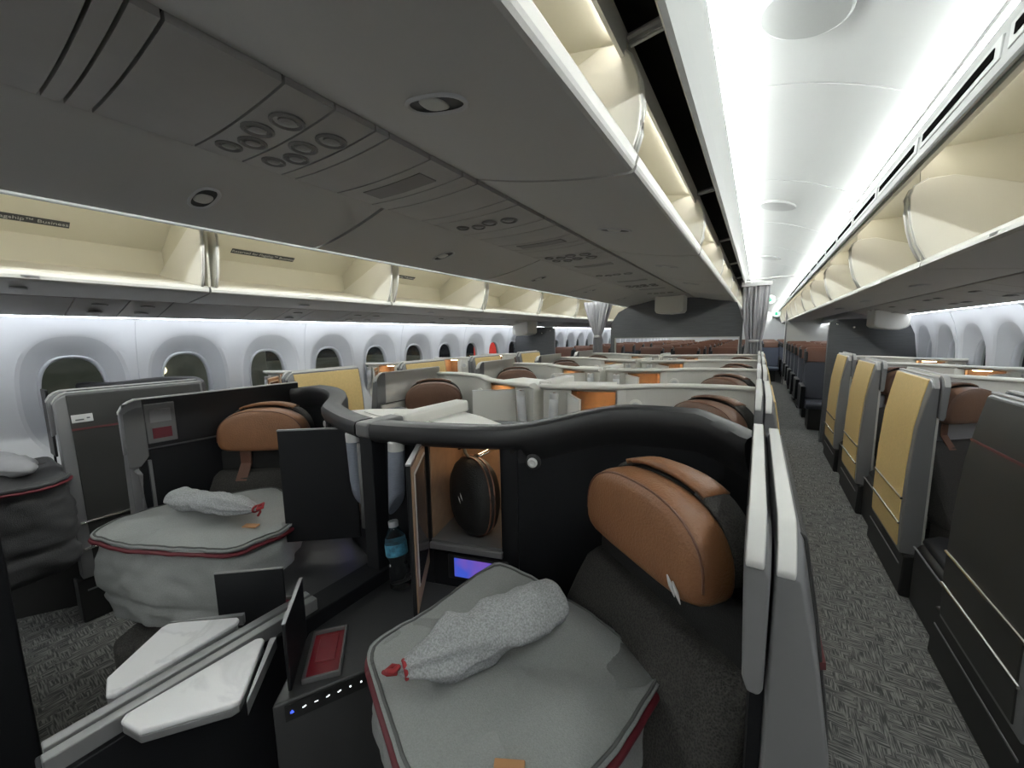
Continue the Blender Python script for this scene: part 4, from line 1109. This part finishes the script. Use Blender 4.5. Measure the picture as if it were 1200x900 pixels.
# exit signs
def exit_sign(x, y, z, lab):
    t = thing('exit_sign', (x,y,z), lab, 'exit sign')
    MB().lathe([(.10,-.01),(.10,.01),(.09,.016)], (0,0,0), 24, (0,-1,0), 1.0).build('sign_face','signwhite', t)
    g = MB(); g.box(-.045,.010,-.022,-.017,-.05,.05); g.build('door_pictogram','green', t)
    m = MB(); m.ell((.035,-.02,.038),(.012,.004,.012),10,6); m.tube([(.03,-.02,.02),(.02,-.02,-.01),(.04,-.02,-.045)],.008,6); m.tube([(.03,-.02,.012),(.055,-.02,.0)],.006,6); m.tube([(.02,-.02,-.01),(.0,-.02,-.035)],.006,6)
    m.build('running_figure','green', t); return t
exit_sign(1.26, 11.0, 2.20, 'round green exit sign hanging over the right aisle')
s2 = copy_tree(next(o for o in bpy.data.objects if o.name.startswith('exit_sign')), None, (1.50,14.5,2.0), 'small green exit sign further back along the right aisle')

# left window suite front monitor
t = thing('suite_monitor', (-2.42,.385,.80), 'thin dark monitor standing in the left window suite before the first window', 'monitor')
MB().box(-.02,.12,.0,.012,0,.39).build('monitor_panel','black', t, bevel=.004)
MB().box(.04,.06,.002,.01,-.25,.0).build('monitor_arm','dark', t)

# ------------------------------------------------------------------ outside: dark apron with a few lights
st(MB().box(-60,60,-30,60,-3.2,-3.1), 'ground', 'apron', 'dark airport apron outside the windows')
random.seed(3)
for k,(x,y,z) in enumerate([(-16,8.5,1.6),(-16,15,1.0),(-18,22,2.2),(-15,28,1.4),(-14,4.0,.6)]):
    o = MB().ell((0,0,0),(.14,.14,.14),10,6).build('apron_lamp','outlamp'); o.location = (x,y,z)
    tag(o, 'small apron lamp glowing outside the left windows, %s along' % ORD[k], 'lamp', 'apron lamps outside')
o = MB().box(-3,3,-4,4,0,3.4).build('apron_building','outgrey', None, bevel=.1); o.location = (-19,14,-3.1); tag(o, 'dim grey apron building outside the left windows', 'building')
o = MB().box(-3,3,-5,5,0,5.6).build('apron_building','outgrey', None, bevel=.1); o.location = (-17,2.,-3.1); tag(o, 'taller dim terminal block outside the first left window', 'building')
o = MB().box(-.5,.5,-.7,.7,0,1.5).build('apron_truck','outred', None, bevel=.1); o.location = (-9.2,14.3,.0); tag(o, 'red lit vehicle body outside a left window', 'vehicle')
MB().box(-.45,.45,-.65,.65,-3.1,0).build('truck_base','black', o)

# ------------------------------------------------------------------ world, camera, view
w = bpy.data.worlds.new('World'); S.world = w; w.use_nodes = True
w.node_tree.nodes['Background'].inputs[0].default_value = (.01,.012,.016,1); w.node_tree.nodes['Background'].inputs[1].default_value = .6
cam = bpy.data.cameras.new('camera'); co = bpy.data.objects.new('camera', cam); COL.objects.link(co)
cam.sensor_width = 36; cam.lens = 13.5; cam.clip_start = .02; cam.clip_end = 200
f = 450.; yc = Vector((890-600, 450-389, f)).normalized()          # cabin axis in camera coordinates (right, up, forward)
r = math.radians(-.95); a = Vector((math.sin(r), math.cos(r), 0)); up = Vector((a.x, a.y, -(a.dot(yc))/yc.z)).normalized()
xc = yc.cross(up)
if xc.x < 0: xc = -xc
rot = Matrix(((xc.x,xc.y,-xc.z),(yc.x,yc.y,-yc.z),(up.x,up.y,-up.z)))
mw = rot.to_4x4(); mw.translation = Vector((1.08,0,1.45)); co.matrix_world = mw
S.camera = co
S.view_settings.view_transform = 'Standard'; S.view_settings.look = 'None'; S.view_settings.gamma = 1; S.view_settings.use_curve_mapping = False
S.view_settings.exposure = 0.
S.cycles.use_denoising = True
S.cycles.max_bounces = 10; S.cycles.diffuse_bounces = 5; S.cycles.glossy_bounces = 4; S.cycles.transparent_max_bounces = 12
S.cycles.sample_clamp_indirect = 6.
S.cycles.use_light_tree = True
